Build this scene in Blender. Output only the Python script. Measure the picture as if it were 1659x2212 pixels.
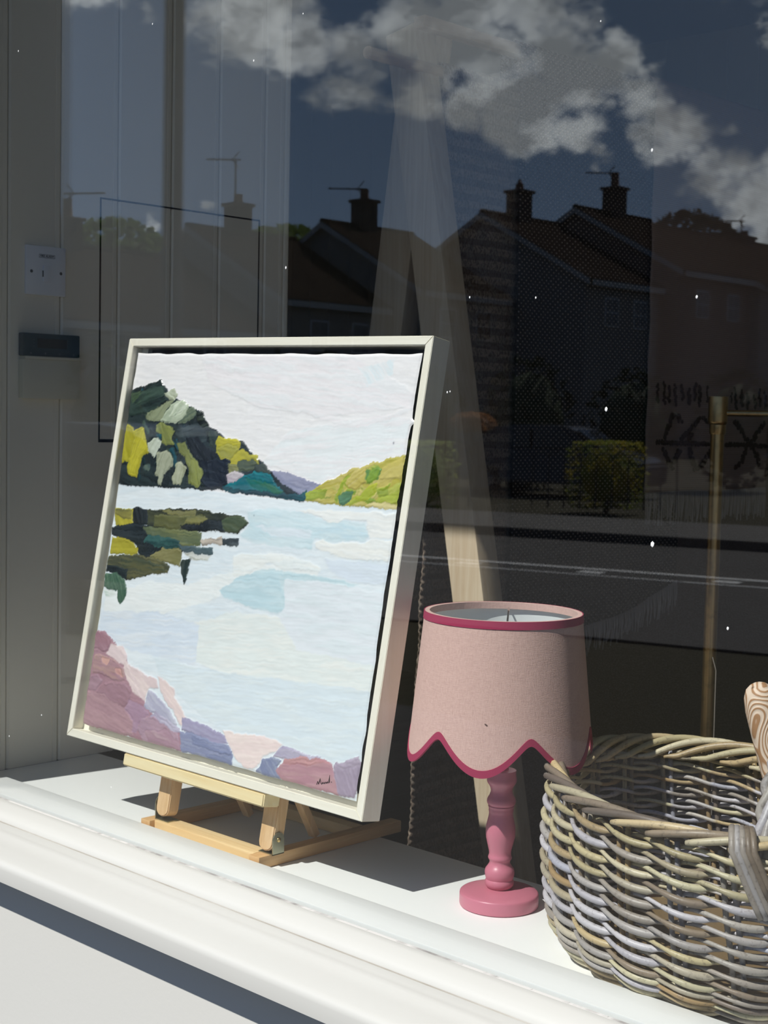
import bpy, bmesh, math, random
import numpy as np
from math import sin, cos, pi, radians, sqrt, exp
from mathutils import Vector, Matrix

SC = bpy.context.scene
COL = SC.collection
for _o in list(bpy.data.objects):
    bpy.data.objects.remove(_o)

# ------------------------------------------------------------------ camera
# x runs along the shop window, y into the shop, z up; z = 0 is the display shelf
EYE = 0.75
YAW, PITCH, ROLL = radians(44.24), radians(3.669), radians(1.146)
_f = Vector((-sin(YAW) * cos(PITCH), cos(YAW) * cos(PITCH), -sin(PITCH)))
_r = Vector((cos(YAW), sin(YAW), 0))
_u = _r.cross(_f)
_r2 = _r * cos(ROLL) + _u * sin(ROLL)
_u2 = -_r * sin(ROLL) + _u * cos(ROLL)
cam_d = bpy.data.cameras.new('camera')
cam = bpy.data.objects.new('camera', cam_d)
COL.objects.link(cam)
cam.matrix_world = Matrix(((_r2.x, _u2.x, -_f.x, 0), (_r2.y, _u2.y, -_f.y, 0), (_r2.z, _u2.z, -_f.z, EYE), (0, 0, 0, 1)))
cam_d.sensor_fit = 'VERTICAL'
cam_d.sensor_height = 36
cam_d.lens = 3197 / 2212 * 36
cam_d.clip_start = 0.02
cam_d.clip_end = 500
cam_d.dof.use_dof = True
cam_d.dof.focus_distance = 2.15
cam_d.dof.aperture_fstop = 13
SC.camera = cam

# ------------------------------------------------------------------ exposure
SC.view_settings.view_transform = 'Standard'
SC.view_settings.look = 'None'
SC.view_settings.gamma = 1
SC.view_settings.exposure = 0.0
SC.view_settings.use_curve_mapping = False
SC.cycles.max_bounces = 12
SC.cycles.diffuse_bounces = 5
SC.cycles.transparent_max_bounces = 14
SC.cycles.use_adaptive_sampling = True
SC.cycles.adaptive_threshold = 0.02
SC.cycles.caustics_reflective = False
SC.cycles.caustics_refractive = False

# ------------------------------------------------------------------ sun
SUN_DIR = Vector((0.134, 1.0, -1.24)).normalized()      # travel direction of the light
sun_d = bpy.data.lights.new('sun', 'SUN')
sun_d.energy = 5.6
sun_d.angle = 0.0093
sun_d.color = (1.0, 0.97, 0.91)
sun = bpy.data.objects.new('sun', sun_d)
COL.objects.link(sun)
sun.rotation_euler = SUN_DIR.to_track_quat('-Z', 'Y').to_euler()
sun.location = (-1, -6, 9)

# ------------------------------------------------------------------ sky: blue gradient and cumulus clouds
world = bpy.data.worlds.new('sky')
SC.world = world
world.use_nodes = True
NT = world.node_tree
NT.nodes.clear()
def wn(t, **k):
    n = NT.nodes.new(t)
    for a, b in k.items():
        setattr(n, a, b)
    return n
def wmath(op, a, b=None, clamp=False):
    n = wn('ShaderNodeMath', operation=op, use_clamp=clamp)
    for i, v in enumerate((a, b)):
        if v is None: continue
        if isinstance(v, (int, float)): n.inputs[i].default_value = v
        else: NT.links.new(v, n.inputs[i])
    return n.outputs[0]
def wrange(v, a, b, c, d, t='SMOOTHSTEP'):
    n = wn('ShaderNodeMapRange', interpolation_type=t)
    NT.links.new(v, n.inputs[0])
    for i, x in enumerate((a, b, c, d)): n.inputs[1 + i].default_value = x
    return n.outputs[0]
def wmix(f, a, b):
    n = wn('ShaderNodeMix', data_type='RGBA')
    for i, v in ((0, f), (6, a), (7, b)):
        if isinstance(v, (int, float)): n.inputs[i].default_value = v
        elif isinstance(v, tuple): n.inputs[i].default_value = (*v, 1)
        else: NT.links.new(v, n.inputs[i])
    return n.outputs[2]
tc = wn('ShaderNodeTexCoord')
DIRV = tc.outputs['Generated']
sep = wn('ShaderNodeSeparateXYZ'); NT.links.new(DIRV, sep.inputs[0])
def wnoise(scale, detail, rough, offset, sq=1.6):
    m = wn('ShaderNodeMapping'); NT.links.new(DIRV, m.inputs[0])
    m.inputs['Location'].default_value = offset
    m.inputs['Scale'].default_value = (1, 1, sq)
    n = wn('ShaderNodeTexNoise'); NT.links.new(m.outputs[0], n.inputs['Vector'])
    n.inputs['Scale'].default_value = scale; n.inputs['Detail'].default_value = detail; n.inputs['Roughness'].default_value = rough
    return n.outputs[0]
# banks of cumulus: direction (unit vector), angular size, weight
CLOUDS = [(-0.754, -0.605, 0.254, 0.041, 0.85), (-0.738, -0.627, 0.25, 0.053, 0.95), (-0.717, -0.655, 0.237, 0.047, 0.95), (-0.697, -0.677, 0.235, 0.047, 0.9), (-0.669, -0.7, 0.25, 0.059, 0.9), (-0.643, -0.724, 0.25, 0.059, 0.95), (-0.616, -0.747, 0.25, 0.056, 0.9), (-0.599, -0.764, 0.242, 0.047, 0.9), (-0.671, -0.711, 0.211, 0.041, 0.9), (-0.649, -0.733, 0.203, 0.038, 0.9), (-0.621, -0.755, 0.209, 0.05, 0.95), (-0.59, -0.777, 0.22, 0.041, 0.9), (-0.59, -0.784, 0.191, 0.034, 0.85), (-0.562, -0.8, 0.208, 0.038, 0.9), (-0.557, -0.809, 0.188, 0.038, 0.85), (-0.537, -0.821, 0.191, 0.034, 0.9), (-0.518, -0.835, 0.185, 0.022, 0.7), (-0.533, -0.819, 0.21, 0.019, 0.7), (-0.605, -0.763, 0.228, 0.047, 1.0), (-0.633, -0.741, 0.225, 0.047, 1.0), (-0.573, -0.789, 0.22, 0.034, 0.95), (-0.551, -0.81, 0.202, 0.034, 0.95), (-0.657, -0.718, 0.231, 0.047, 1.0), (-0.616, -0.764, 0.192, 0.034, 0.95), (-0.585, -0.793, 0.17, 0.023, 0.8), (-0.525, -0.837, 0.153, 0.038, 0.85), (-0.506, -0.851, 0.144, 0.047, 0.95), (-0.51, -0.845, 0.162, 0.031, 0.85), (-0.536, -0.833, 0.136, 0.025, 0.7), (-0.502, -0.856, 0.124, 0.038, 0.85), (-0.491, -0.838, 0.238, 0.016, 0.75), (-0.797, -0.547, 0.255, 0.028, 0.8), (-0.781, -0.57, 0.255, 0.022, 0.75), (-0.778, -0.582, 0.237, 0.013, 0.62), (-0.757, -0.616, 0.22, 0.019, 0.6), (-0.796, -0.594, 0.117, 0.017, 0.8), (-0.789, -0.604, 0.114, 0.014, 0.75), (-0.772, -0.623, 0.126, 0.013, 0.72), (-0.721, -0.634, 0.28, 0.078, 0.9), (-0.635, -0.713, 0.298, 0.094, 0.9), (-0.801, -0.533, 0.272, 0.038, 0.8), (-0.473, -0.869, 0.147, 0.063, 0.9), (-0.447, -0.876, 0.18, 0.063, 0.8)]
# the cloud edges are torn by warping the direction with noise
wm = wn('ShaderNodeMapping'); NT.links.new(DIRV, wm.inputs[0]); wm.inputs['Scale'].default_value = (1, 1, 1.5)
wz = wn('ShaderNodeTexNoise'); NT.links.new(wm.outputs[0], wz.inputs['Vector']); wz.inputs['Scale'].default_value = 11; wz.inputs['Detail'].default_value = 5; wz.inputs['Roughness'].default_value = 0.6
w1_ = wn('ShaderNodeVectorMath', operation='SUBTRACT'); NT.links.new(wz.outputs['Color'], w1_.inputs[0]); w1_.inputs[1].default_value = (0.5, 0.5, 0.5)
w2_ = wn('ShaderNodeVectorMath', operation='SCALE'); NT.links.new(w1_.outputs[0], w2_.inputs[0]); w2_.inputs['Scale'].default_value = 0.075
w3_ = wn('ShaderNodeVectorMath', operation='ADD'); NT.links.new(DIRV, w3_.inputs[0]); NT.links.new(w2_.outputs[0], w3_.inputs[1])
DIRW = w3_.outputs[0]
cov = None
for dx, dy, dz, r, w in CLOUDS:
    n = wn('ShaderNodeVectorMath', operation='DISTANCE')
    NT.links.new(DIRW, n.inputs[0]); n.inputs[1].default_value = (dx, dy, dz)
    v = wrange(n.outputs['Value'], r * 1.25, 0.0, 0.0, w)
    cov = v if cov is None else wmath('MAXIMUM', cov, v)
fbm = wnoise(16.0, 8, 0.64, (3.1, 1.7, 0.4), 1.5)
fbm2 = wnoise(19.0, 6, 0.62, (8.0, 2.2, 5.0), 1.5)
low = wrange(wnoise(1.7, 3, 0.5, (0.3, 4.4, 2.0), 1.2), 0.55, 0.72, 0.0, 0.75)
cov = wmath('MAXIMUM', cov, low)
dens = wmath('ADD', cov, wmath('MULTIPLY', wmath('SUBTRACT', fbm, 0.5), 1.7))
mask = wrange(dens, 0.44, 0.88, 0.0, 1.0)
mask = wmath('MULTIPLY', mask, wrange(sep.outputs[2], -0.01, 0.03, 0.0, 1.0))
thick = wrange(dens, 0.55, 1.15, 0.0, 1.0)
lit = wmath('ADD', wmath('MULTIPLY', thick, -0.45), wrange(fbm2, 0.36, 0.66, 0.0, 0.85), True)
cloud_col = wmix(wmath('ADD', lit, 0.25, True), (0.50, 0.56, 0.63), (2.05, 2.18, 2.26))
sky_col = wmix(wrange(sep.outputs[2], 0.03, 0.45, 0.0, 1.0, 'LINEAR'), (0.31, 0.46, 0.70), (0.085, 0.16, 0.33))
final = wmix(mask, sky_col, cloud_col)
final = wmix(wrange(sep.outputs[2], -0.06, -0.01, 0.0, 1.0), (0.06, 0.06, 0.055), final)
bg = wn('ShaderNodeBackground'); NT.links.new(final, bg.inputs[0]); bg.inputs[1].default_value = 1.0
wo = wn('ShaderNodeOutputWorld'); NT.links.new(bg.outputs[0], wo.inputs[0])
world.cycles.sampling_method = 'MANUAL'
world.cycles.sample_map_resolution = 1024

# ------------------------------------------------------------------ materials
def lin(h):
    if isinstance(h, str):
        c = [int(h[i:i + 2], 16) / 255 for i in (0, 2, 4)]
        return tuple(((v + 0.055) / 1.055) ** 2.4 if v > 0.04045 else v / 12.92 for v in c)
    return tuple(h)
class M:
    """small helper around one material's node tree"""
    def __init__(s, name, col, rough=0.5, spec=0.5, metal=0.0, sheen=0.0):
        s.m = bpy.data.materials.new(name); s.m.use_nodes = True
        s.t = s.m.node_tree; s.b = s.t.nodes['Principled BSDF']
        s.col = lin(col)
        s.b.inputs['Base Color'].default_value = (*s.col, 1)
        s.b.inputs['Roughness'].default_value = rough
        s.b.inputs['Specular IOR Level'].default_value = spec
        s.b.inputs['Metallic'].default_value = metal
        if sheen: s.b.inputs['Sheen Weight'].default_value = sheen
        s.src = None; s.bumpsrc = None
    def n(s, t, **k):
        n = s.t.nodes.new(t)
        for a, b in k.items(): setattr(n, a, b)
        return n
    def coord(s, scale=(1, 1, 1), rot=(0, 0, 0), kind='Object'):
        c = s.n('ShaderNodeTexCoord'); m = s.n('ShaderNodeMapping')
        s.t.links.new(c.outputs[kind], m.inputs[0]); m.inputs['Scale'].default_value = scale; m.inputs['Rotation'].default_value = rot
        return m.outputs[0]
    def noise(s, scale, detail=4, rough=0.55, sc=(1, 1, 1), rot=(0, 0, 0), dist=0.0):
        n = s.n('ShaderNodeTexNoise'); s.t.links.new(s.coord(sc, rot), n.inputs['Vector'])
        n.inputs['Scale'].default_value = scale; n.inputs['Detail'].default_value = detail
        n.inputs['Roughness'].default_value = rough; n.inputs['Distortion'].default_value = dist
        return n.outputs[0]
    def wave(s, scale, sc=(1, 1, 1), rot=(0, 0, 0), dist=0.0, direction='X', detail=2, dscale=1.0, kind='BANDS'):
        n = s.n('ShaderNodeTexWave', wave_type=kind)
        if kind == 'BANDS': n.bands_direction = direction
        s.t.links.new(s.coord(sc, rot), n.inputs['Vector'])
        n.inputs['Scale'].default_value = scale; n.inputs['Distortion'].default_value = dist
        n.inputs['Detail'].default_value = detail; n.inputs['Detail Scale'].default_value = dscale
        return n.outputs['Fac']
    def math(s, op, a, b=None, clamp=False):
        n = s.n('ShaderNodeMath', operation=op, use_clamp=clamp)
        for i, v in enumerate((a, b)):
            if v is None: continue
            if isinstance(v, (int, float)): n.inputs[i].default_value = v
            else: s.t.links.new(v, n.inputs[i])
        return n.outputs[0]
    def rng(s, v, a, b, c=0.0, d=1.0, t='LINEAR'):
        n = s.n('ShaderNodeMapRange', interpolation_type=t); s.t.links.new(v, n.inputs[0])
        for i, x in enumerate((a, b, c, d)): n.inputs[1 + i].default_value = x
        return n.outputs[0]
    def attr(s, name='Col'):
        n = s.n('ShaderNodeAttribute'); n.attribute_name = name
        s.src = n.outputs['Color']; s.t.links.new(s.src, s.b.inputs['Base Color']); return s
    def mix(s, fac, col, mode='MIX'):
        """lay `col` over the base colour where fac -> 1"""
        n = s.n('ShaderNodeMix', data_type='RGBA', blend_type=mode)
        s.t.links.new(fac, n.inputs[0])
        if s.src is None: n.inputs[6].default_value = (*s.col, 1)
        else: s.t.links.new(s.src, n.inputs[6])
        if isinstance(col, (str, tuple)): n.inputs[7].default_value = (*lin(col), 1)
        else: s.t.links.new(col, n.inputs[7])
        s.src = n.outputs[2]; s.t.links.new(s.src, s.b.inputs['Base Color']); return s
    def bump(s, fac, dist=0.001, strength=0.6):
        n = s.n('ShaderNodeBump'); s.t.links.new(fac, n.inputs['Height'])
        n.inputs['Distance'].default_value = dist; n.inputs['Strength'].default_value = strength
        if s.bumpsrc is not None: s.t.links.new(s.bumpsrc, n.inputs['Normal'])
        s.bumpsrc = n.outputs[0]; s.t.links.new(s.bumpsrc, s.b.inputs['Normal']); return s

def wood(name, c1, c2, grain='x', rough=0.5, scale=1.0, spec=0.35):
    st = {'x': (1.2, 22, 22), 'y': (22, 1.2, 22), 'z': (22, 22, 1.2)}[grain]
    m = M(name, c1, rough, spec)
    f = m.noise(3.2 * scale, 6, 0.6, st, dist=0.6)
    m.mix(m.rng(f, 0.36, 0.68), c2)
    g = m.noise(14 * scale, 3, 0.6, st)
    m.mix(m.rng(g, 0.62, 0.74, 0, 0.35), tuple(v * 0.72 for v in lin(c2)))
    m.bump(g, 0.0006, 0.3)
    return m.m

# ------------------------------------------------------------------ mesh helpers
class MB:
    def __init__(s): s.v = []; s.f = []; s.c = None; s.smooth = []
    def add(s, vs, fs, smooth=False, col=None):
        b = len(s.v); s.v.extend(tuple(p) for p in vs)
        s.f.extend(tuple(b + i for i in f) for f in fs); s.smooth.extend([smooth] * len(fs))
        if col is not None:
            if s.c is None: s.c = []
            s.c.extend(col if isinstance(col, list) else [col] * len(vs))
        return s
    def bm(s, bm, mat=None, smooth=False, bev_w=0.0):
        bm.verts.index_update()
        vs = [(mat @ v.co if mat else v.co.copy()) for v in bm.verts]
        fs = [[v.index for v in f.verts] for f in bm.faces]
        if smooth == 'bevel':               # large faces stay flat, only the narrow bevel strips are smoothed
            am = max(f.calc_area() for f in bm.faces)
            lim = [(max(e.calc_length() for e in f.edges), min(e.calc_length() for e in f.edges)) for f in bm.faces]
            fl = [mn < bev_w * 1.3 for mx_, mn in lim]
            bm.free(); s.add(vs, fs, False); s.smooth[-len(fs):] = fl; return s
        bm.free(); return s.add(vs, fs, smooth)
    def box(s, lo, hi, bev=0.0, mat=None, seg=2):
        bm = bmesh.new(); bmesh.ops.create_cube(bm, size=1)
        for v in bm.verts:
            v.co = Vector([(lo[i] + hi[i]) / 2 + v.co[i] * (hi[i] - lo[i]) for i in range(3)])
        if bev > 0: bmesh.ops.bevel(bm, geom=bm.edges[:], offset=bev, segments=seg, affect='EDGES', profile=0.6)
        return s.bm(bm, mat, 'bevel' if bev > 0 else False, bev)
    def prism(s, poly, a0, a1, axis='x', smooth=False, mat=None):
        """extrude a 2-D polygon along an axis; polygon is in the other two axes in order"""
        n = len(poly)
        def p(u, v, a):
            q = {'x': (a, u, v), 'y': (u, a, v), 'z': (u, v, a)}[axis]
            return mat @ Vector(q) if mat else Vector(q)
        vs = [p(u, v, a0) for u, v in poly] + [p(u, v, a1) for u, v in poly]
        fs = [(i, (i + 1) % n, n + (i + 1) % n, n + i) for i in range(n)] + [tuple(range(n - 1, -1, -1)), tuple(range(n, 2 * n))]
        s.add(vs, fs, False)
        if smooth:
            for i in range(n): s.smooth[-n - 2 + i] = True
        return s
    def tube(s, path, rad, n=8, closed=False, caps=True, col=None):
        P = [Vector(p) for p in path]; m = len(P)
        R = rad if isinstance(rad, (list, tuple)) else [rad] * m
        vs = []; up = None
        for i in range(m):
            a = P[(i - 1) % m] if (closed or i > 0) else P[i]
            b = P[(i + 1) % m] if (closed or i < m - 1) else P[i]
            t = (b - a).normalized()
            if up is None:
                up = Vector((0, 0, 1)) if abs(t.z) < 0.9 else Vector((1, 0, 0))
            x = t.cross(up); x.normalize(); up = x.cross(t); up.normalize()
            for k in range(n):
                an = 2 * pi * k / n
                vs.append(P[i] + (x * cos(an) + up * sin(an)) * R[i])
        fs = []
        for i in range(m if closed else m - 1):
            j = (i + 1) % m
            for k in range(n):
                l = (k + 1) % n
                fs.append((i * n + k, j * n + k, j * n + l, i * n + l))
        if caps and not closed:
            fs.append(tuple(range(n))); fs.append(tuple(range(m * n - 1, (m - 1) * n - 1, -1)))
        cc = None
        if col is not None: cc = [c for c in col for _ in range(n)] if isinstance(col, list) else col
        s.add(vs, fs, True, cc)
        return s
    def lathe(s, prof, c=(0, 0), n=48, closed=False):
        m = len(prof); vs = []
        for r, z in prof:
            for k in range(n):
                a = 2 * pi * k / n
                vs.append((c[0] + r * cos(a), c[1] + r * sin(a), z))
        fs = []
        for i in range(m if closed else m - 1):
            j = (i + 1) % m
            for k in range(n):
                l = (k + 1) % n
                fs.append((i * n + k, i * n + l, j * n + l, j * n + k))
        if not closed:
            fs.append(tuple(range(n - 1, -1, -1))); fs.append(tuple(range((m - 1) * n, m * n)))
        return s.add(vs, fs, True)

def origin_of(p):
    o = Vector((0, 0, 0))
    while p is not None:
        o += p.location; p = p.parent
    return o
def obj(name, mb, mat, parent=None, label=None, cat=None, group=None, kind=None, base=None, sharp=True):
    """link one mesh object; vertices are given in world coordinates"""
    o0 = origin_of(parent)
    if base is not None: o0 = Vector(base)
    me = bpy.data.meshes.new(name)
    me.from_pydata([(v[0] - o0.x, v[1] - o0.y, v[2] - o0.z) for v in mb.v], [], mb.f)
    me.polygons.foreach_set('use_smooth', mb.smooth)
    if mb.c is not None:
        a = me.color_attributes.new('Col', 'FLOAT_COLOR', 'POINT')
        a.data.foreach_set('color', [x for c in mb.c for x in (*c[:3], 1.0)])
    me.update()
    bm = bmesh.new(); bm.from_mesh(me); bmesh.ops.recalc_face_normals(bm, faces=bm.faces[:])
    bm.to_mesh(me); bm.free()
    if sharp and any(mb.smooth): me.set_sharp_from_angle(angle=radians(42))
    me.materials.append(mat)
    o = bpy.data.objects.new(name, me); COL.objects.link(o)
    if parent is not None: o.parent = parent
    if base is not None: o.location = base
    tag(o, label, cat, group, kind)
    return o
def tag(o, label=None, cat=None, group=None, kind=None):
    if label: o['label'] = label
    if cat: o['category'] = cat
    if group: o['group'] = group
    if kind: o['kind'] = kind
    return o
def thing(name, label, cat, loc=(0, 0, 0), group=None, kind=None):
    o = bpy.data.objects.new(name, None); COL.objects.link(o); o.location = loc; o.empty_display_size = 0.05
    return tag(o, label, cat, group, kind)
def copy_tree(o, parent=None):
    c = o.copy(); COL.objects.link(c)
    if parent is not None: c.parent = parent
    for ch in list(o.children): copy_tree(ch, c)
    return c
def frame_matrix(o, ex, ey, ez):
    return Matrix(((ex.x, ey.x, ez.x, o.x), (ex.y, ey.y, ez.y, o.y), (ex.z, ey.z, ez.z, o.z), (0, 0, 0, 1)))
def bar(mb, a, b, wx, wy, side=(1, 0, 0), bev=0.0):
    """a straight square-section stick from a to b; wx is measured along `side`"""
    a, b = Vector(a), Vector(b); z = (b - a).normalized(); x = Vector(side); x = (x - z * x.dot(z)).normalized(); y = z.cross(x)
    return mb.box((-wx / 2, -wy / 2, 0), (wx / 2, wy / 2, (b - a).length), bev, frame_matrix(a, x, y, z))

# ================================================================== the shop front and the room behind it
white_gloss = M('white_gloss_paint', (0.50, 0.498, 0.472), 0.38, 0.4)
white_gloss.bump(white_gloss.noise(30, 3, 0.6, (0.15, 1, 1)), 0.0006, 0.35)
white_gloss.mix(white_gloss.rng(white_gloss.noise(9, 5, 0.7, (0.25, 3, 3)), 0.60, 0.80, 0, 0.22), (0.45, 0.435, 0.40))
white_gloss = white_gloss.m
front_paint = M('facade_paint', (0.565, 0.562, 0.535), 0.55, 0.3)
front_paint.bump(front_paint.noise(120, 4, 0.6), 0.0006, 0.3); front_paint = front_paint.m
shelf_paint = M('shelf_paint', (0.92, 0.93, 0.915), 0.5, 0.35)
shelf_paint.bump(shelf_paint.noise(30, 2, 0.5, (0.2, 1, 1)), 0.0002, 0.15)
shelf_paint.mix(shelf_paint.rng(shelf_paint.noise(420, 2, 0.6), 0.74, 0.80, 0, 0.2), (0.65, 0.64, 0.6)); shelf_paint = shelf_paint.m
ledge_paint = M('ledge_paint', (0.84, 0.85, 0.84), 0.5, 0.3).m
wall_paint = M('olive_grey_wall_paint', (0.90, 0.845, 0.715), 0.5, 0.3)
wall_paint.bump(wall_paint.noise(60, 3, 0.6, (1, 1, 0.2)), 0.0004, 0.3); wall_paint = wall_paint.m
back_paint = M('back_wall_paint', (0.86, 0.81, 0.70), 0.6, 0.3).m  # one even pale paint for the back wall boards
dark_gap = M('dark_gap', (0.012, 0.012, 0.012), 0.8, 0.1).m
ceil_paint = M('ceiling_paint', (0.82, 0.81, 0.78), 0.8, 0.2).m
floor_wood = wood('dark_floorboard', (0.050, 0.030, 0.022), (0.030, 0.018, 0.013), 'y', 0.45)
stone = M('render_grey', (0.30, 0.29, 0.27), 0.8, 0.2)
stone.bump(stone.noise(90, 4), 0.002, 0.5); stone = stone.m

GY0, GY1 = 1.485, 1.491               # glass
XL, XR = -2.62, 3.00                  # window opening
# glass: thin clear sheet, mirror-like by Fresnel, the same from both sides
gm = bpy.data.materials.new('window_glass'); gm.use_nodes = True
t = gm.node_tree; t.nodes.clear()
geo = t.nodes.new('ShaderNodeNewGeometry')
dt = t.nodes.new('ShaderNodeVectorMath'); dt.operation = 'DOT_PRODUCT'
t.links.new(geo.outputs['Normal'], dt.inputs[0]); t.links.new(geo.outputs['Incoming'], dt.inputs[1])
def gmath(op, a, b=None):
    n = t.nodes.new('ShaderNodeMath'); n.operation = op
    for i, v in enumerate((a, b)):
        if v is None: continue
        if isinstance(v, (int, float)): n.inputs[i].default_value = v
        else: t.links.new(v, n.inputs[i])
    return n.outputs[0]
one_minus = gmath('SUBTRACT', 1.0, gmath('ABSOLUTE', dt.outputs['Value']))
fres = gmath('ADD', 0.043, gmath('MULTIPLY', gmath('POWER', one_minus, 4.6), 0.957))
tr = t.nodes.new('ShaderNodeBsdfTransparent'); tr.inputs[0].default_value = (0.985, 0.990, 0.990, 1)
gl = t.nodes.new('ShaderNodeBsdfGlossy'); gl.inputs['Roughness'].default_value = 0.0
mx = t.nodes.new('ShaderNodeMixShader'); t.links.new(fres, mx.inputs[0]); t.links.new(tr.outputs[0], mx.inputs[1]); t.links.new(gl.outputs[0], mx.inputs[2])
t.links.new(mx.outputs[0], t.nodes.new('ShaderNodeOutputMaterial').inputs[0])

win = thing('window_1', 'large shop window pane in a white painted timber frame', 'window', (0, 1.485, 0), kind='structure')
obj('glass_pane', MB().box((XL - 0.01, 1.485, 0.010), (XR + 0.01, 1.489, 1.98)), gm, win)      # double glazing
obj('glass_pane', MB().box((XL - 0.01, 1.495, 0.010), (XR + 0.01, 1.499, 1.98)), gm, win)
obj('window_stile', MB().box((-2.685, 1.455, -0.02), (XL, 1.515, 1.98), 0.004), white_gloss, win)
obj('window_stile', MB().box((XR, 1.455, -0.02), (XR + 0.07, 1.515, 1.98), 0.004), white_gloss, win)
obj('window_head', MB().box((-2.685, 1.455, 1.98), (XR + 0.07, 1.515, 2.06), 0.004), white_gloss, win)
speck_m = M('white_paint_speck', (0.85, 0.85, 0.85), 0.6).m
rnd = random.Random(4)
for x, z, r in [(-0.998, 0.605, 0.00276), (-1.071, 0.765, 0.00226), (-1.332, 0.785, 0.00124), (-1.327, 0.786, 0.00099), (-0.892, 0.516, 0.00159), (-0.948, 0.896, 0.00161), (-1.016, 1.071, 0.00164), (-1.66, 0.969, 0.00172), (-1.296, 0.91, 0.00122), (-1.185, 0.905, 0.00117), (-1.74, 1.284, 0.0014), (-2.396, 1.4, 0.00135), (-2.091, 0.102, 0.0012), (-2.309, 0.194, 0.00127), (-2.418, 0.137, 0.00131), (-1.994, 1.381, 0.00121), (-1.096, 1.234, 0.0009), (-1.631, 1.335, 0.00101), (-1.953, 0.796, 0.00113)]:
    bm = bmesh.new(); bmesh.ops.create_icosphere(bm, subdivisions=1, radius=r)
    for v in bm.verts: v.co.y *= 0.25; v.co.z *= 1.35
    obj('paint_speck', MB().bm(bm, Matrix.Translation((x, 1.4848, z)), True), speck_m, win)

# raised inner ledge, display shelf
obj('trim_1', MB().box((-2.685, 1.4995, -0.03), (XR + 0.05, 1.578, 0.015), 0.0025), ledge_paint, label='raised white ledge just inside the glass', kind='structure')
obj('trim_2', MB().box((-2.685, 1.5785, -0.032), (XR + 0.05, 1.871, 0.0), 0.002), shelf_paint, label='white display shelf behind the shop window', kind='structure')
# outer glazing bead and sill: one profile along x
bead = [(1.4845, -0.03), (1.4845, 0.0135), (1.479, 0.0150), (1.470, 0.0125), (1.455, 0.0080), (1.446, 0.0035), (1.4405, -0.003), (1.4385, -0.012), (1.4385, -0.03)]
obj('trim_3', MB().prism(bead, -2.619, XR + 0.02, 'x', True), white_gloss, label='cream glazing bead along the foot of the glass', kind='structure')
sill = [(1.60, -0.062), (1.60, -0.031), (1.4375, -0.031), (1.4375, -0.0105), (1.434, -0.0068), (1.426, -0.0062), (1.420, -0.0085), (1.412, -0.0085),
        (1.402, -0.0105), (1.396, -0.0133), (1.380, -0.0160), (1.360, -0.0205), (1.346, -0.0238), (1.340, -0.0262), (1.3365, -0.0310), (1.3350, -0.0370), (1.3352, -0.0590), (1.338, -0.0605)]
obj('trim_4', MB().prism(sill, -2.619, XR + 0.02, 'x', True), white_gloss, label='cream moulded outer window sill', kind='structure')
crack_m = M('old_sealant', (0.30, 0.29, 0.28), 0.7, 0.2)
crack_m.mix(crack_m.rng(crack_m.noise(3.2, 5, 0.75, (1, 0.01, 0.01)), 0.44, 0.52), (0.62, 0.61, 0.59)); crack_m = crack_m.m
bd = MB()
for i in range(60):
    x0 = -2.6 + i * 0.06; w = 0.0009 + 0.0011 * rnd.random()
    bd.box((x0, 1.4815 - w, 0.0125), (x0 + 0.0605, 1.4848, 0.0152))
obj('trim_5', bd, crack_m, label='cracked sealant line between bead and glass', kind='structure')
groove_m = M('groove_dirt', (0.30, 0.275, 0.235), 0.8, 0.2)
groove_m.mix(groove_m.rng(groove_m.noise(2.1, 5, 0.75, (1, 0.01, 0.01)), 0.40, 0.62), (0.46, 0.445, 0.41)); groove_m = groove_m.m
obj('trim_10', MB().box((-2.618, 1.4350, -0.014), (XR + 0.015, 1.4386, -0.0072)), groove_m, label='grimy joint between glazing bead and sill', kind='structure')
# facade below the sill, pier beside the window, fascia above
obj('wall_front', MB().box((-2.619, 1.405, -0.80), (XR + 0.02, 1.60, -0.0605)), front_paint, label='cream painted wall below the shop window', kind='structure')
obj('wall_outer', MB().box((-6.3, 1.30, -0.80), (-2.80, 1.62, 2.45)), stone, label='outer shop wall left of the window', kind='structure')
obj('trim_6', MB().box((-4.2, 1.245, -0.80), (-2.619, 1.4545, 2.45), 0.006), stone, label='grey pier at the left of the window', kind='structure')
obj('trim_7', MB().box((XR + 0.07, 1.245, -0.80), (4.4, 1.62, 2.45), 0.006), stone, label='grey pier at the right of the window', kind='structure')
obj('trim_8', MB().box((-4.2, 1.0, 2.465), (4.4, 1.62, 4.0), 0.006), stone, label='fascia over the shop window', kind='structure')
obj('trim_9', MB().box((-2.70, 1.44, 2.06), (XR + 0.1, 1.62, 2.465)), white_gloss, label='boarded panel above the window head', kind='structure')

# ---- room
FLOOR = -0.55
wl = thing('wall_left', 'olive grey boarded side wall of the window bay', 'wall', (-2.685, 1.49, 0), kind='structure')
cuts = [1.515, 1.643, 1.769, 1.914, 2.058, 2.194, 2.332, 2.394]
for a, b in zip(cuts[:-1], cuts[1:]):
    A, B, x = a + 0.0008, b - 0.0008, -2.685
    prof = [(x - 0.014, A), (x - 0.004, A), (x, A + 0.004), (x, B - 0.016), (x - 0.0022, B - 0.0145), (x, B - 0.013), (x, B - 0.004), (x - 0.004, B), (x - 0.014, B)]
    obj('board', MB().prism(prof, 0.0, 2.4, 'z'), wall_paint, wl)
obj('backing', MB().box((-2.80, 1.516, FLOOR), (-2.699, 2.394, 2.4)), dark_gap, wl)
obj('end_trim', MB().box((-2.80, 2.394, FLOOR), (-2.683, 2.408, 2.4), 0.003), wall_paint, wl)
hs = MB()
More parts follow.
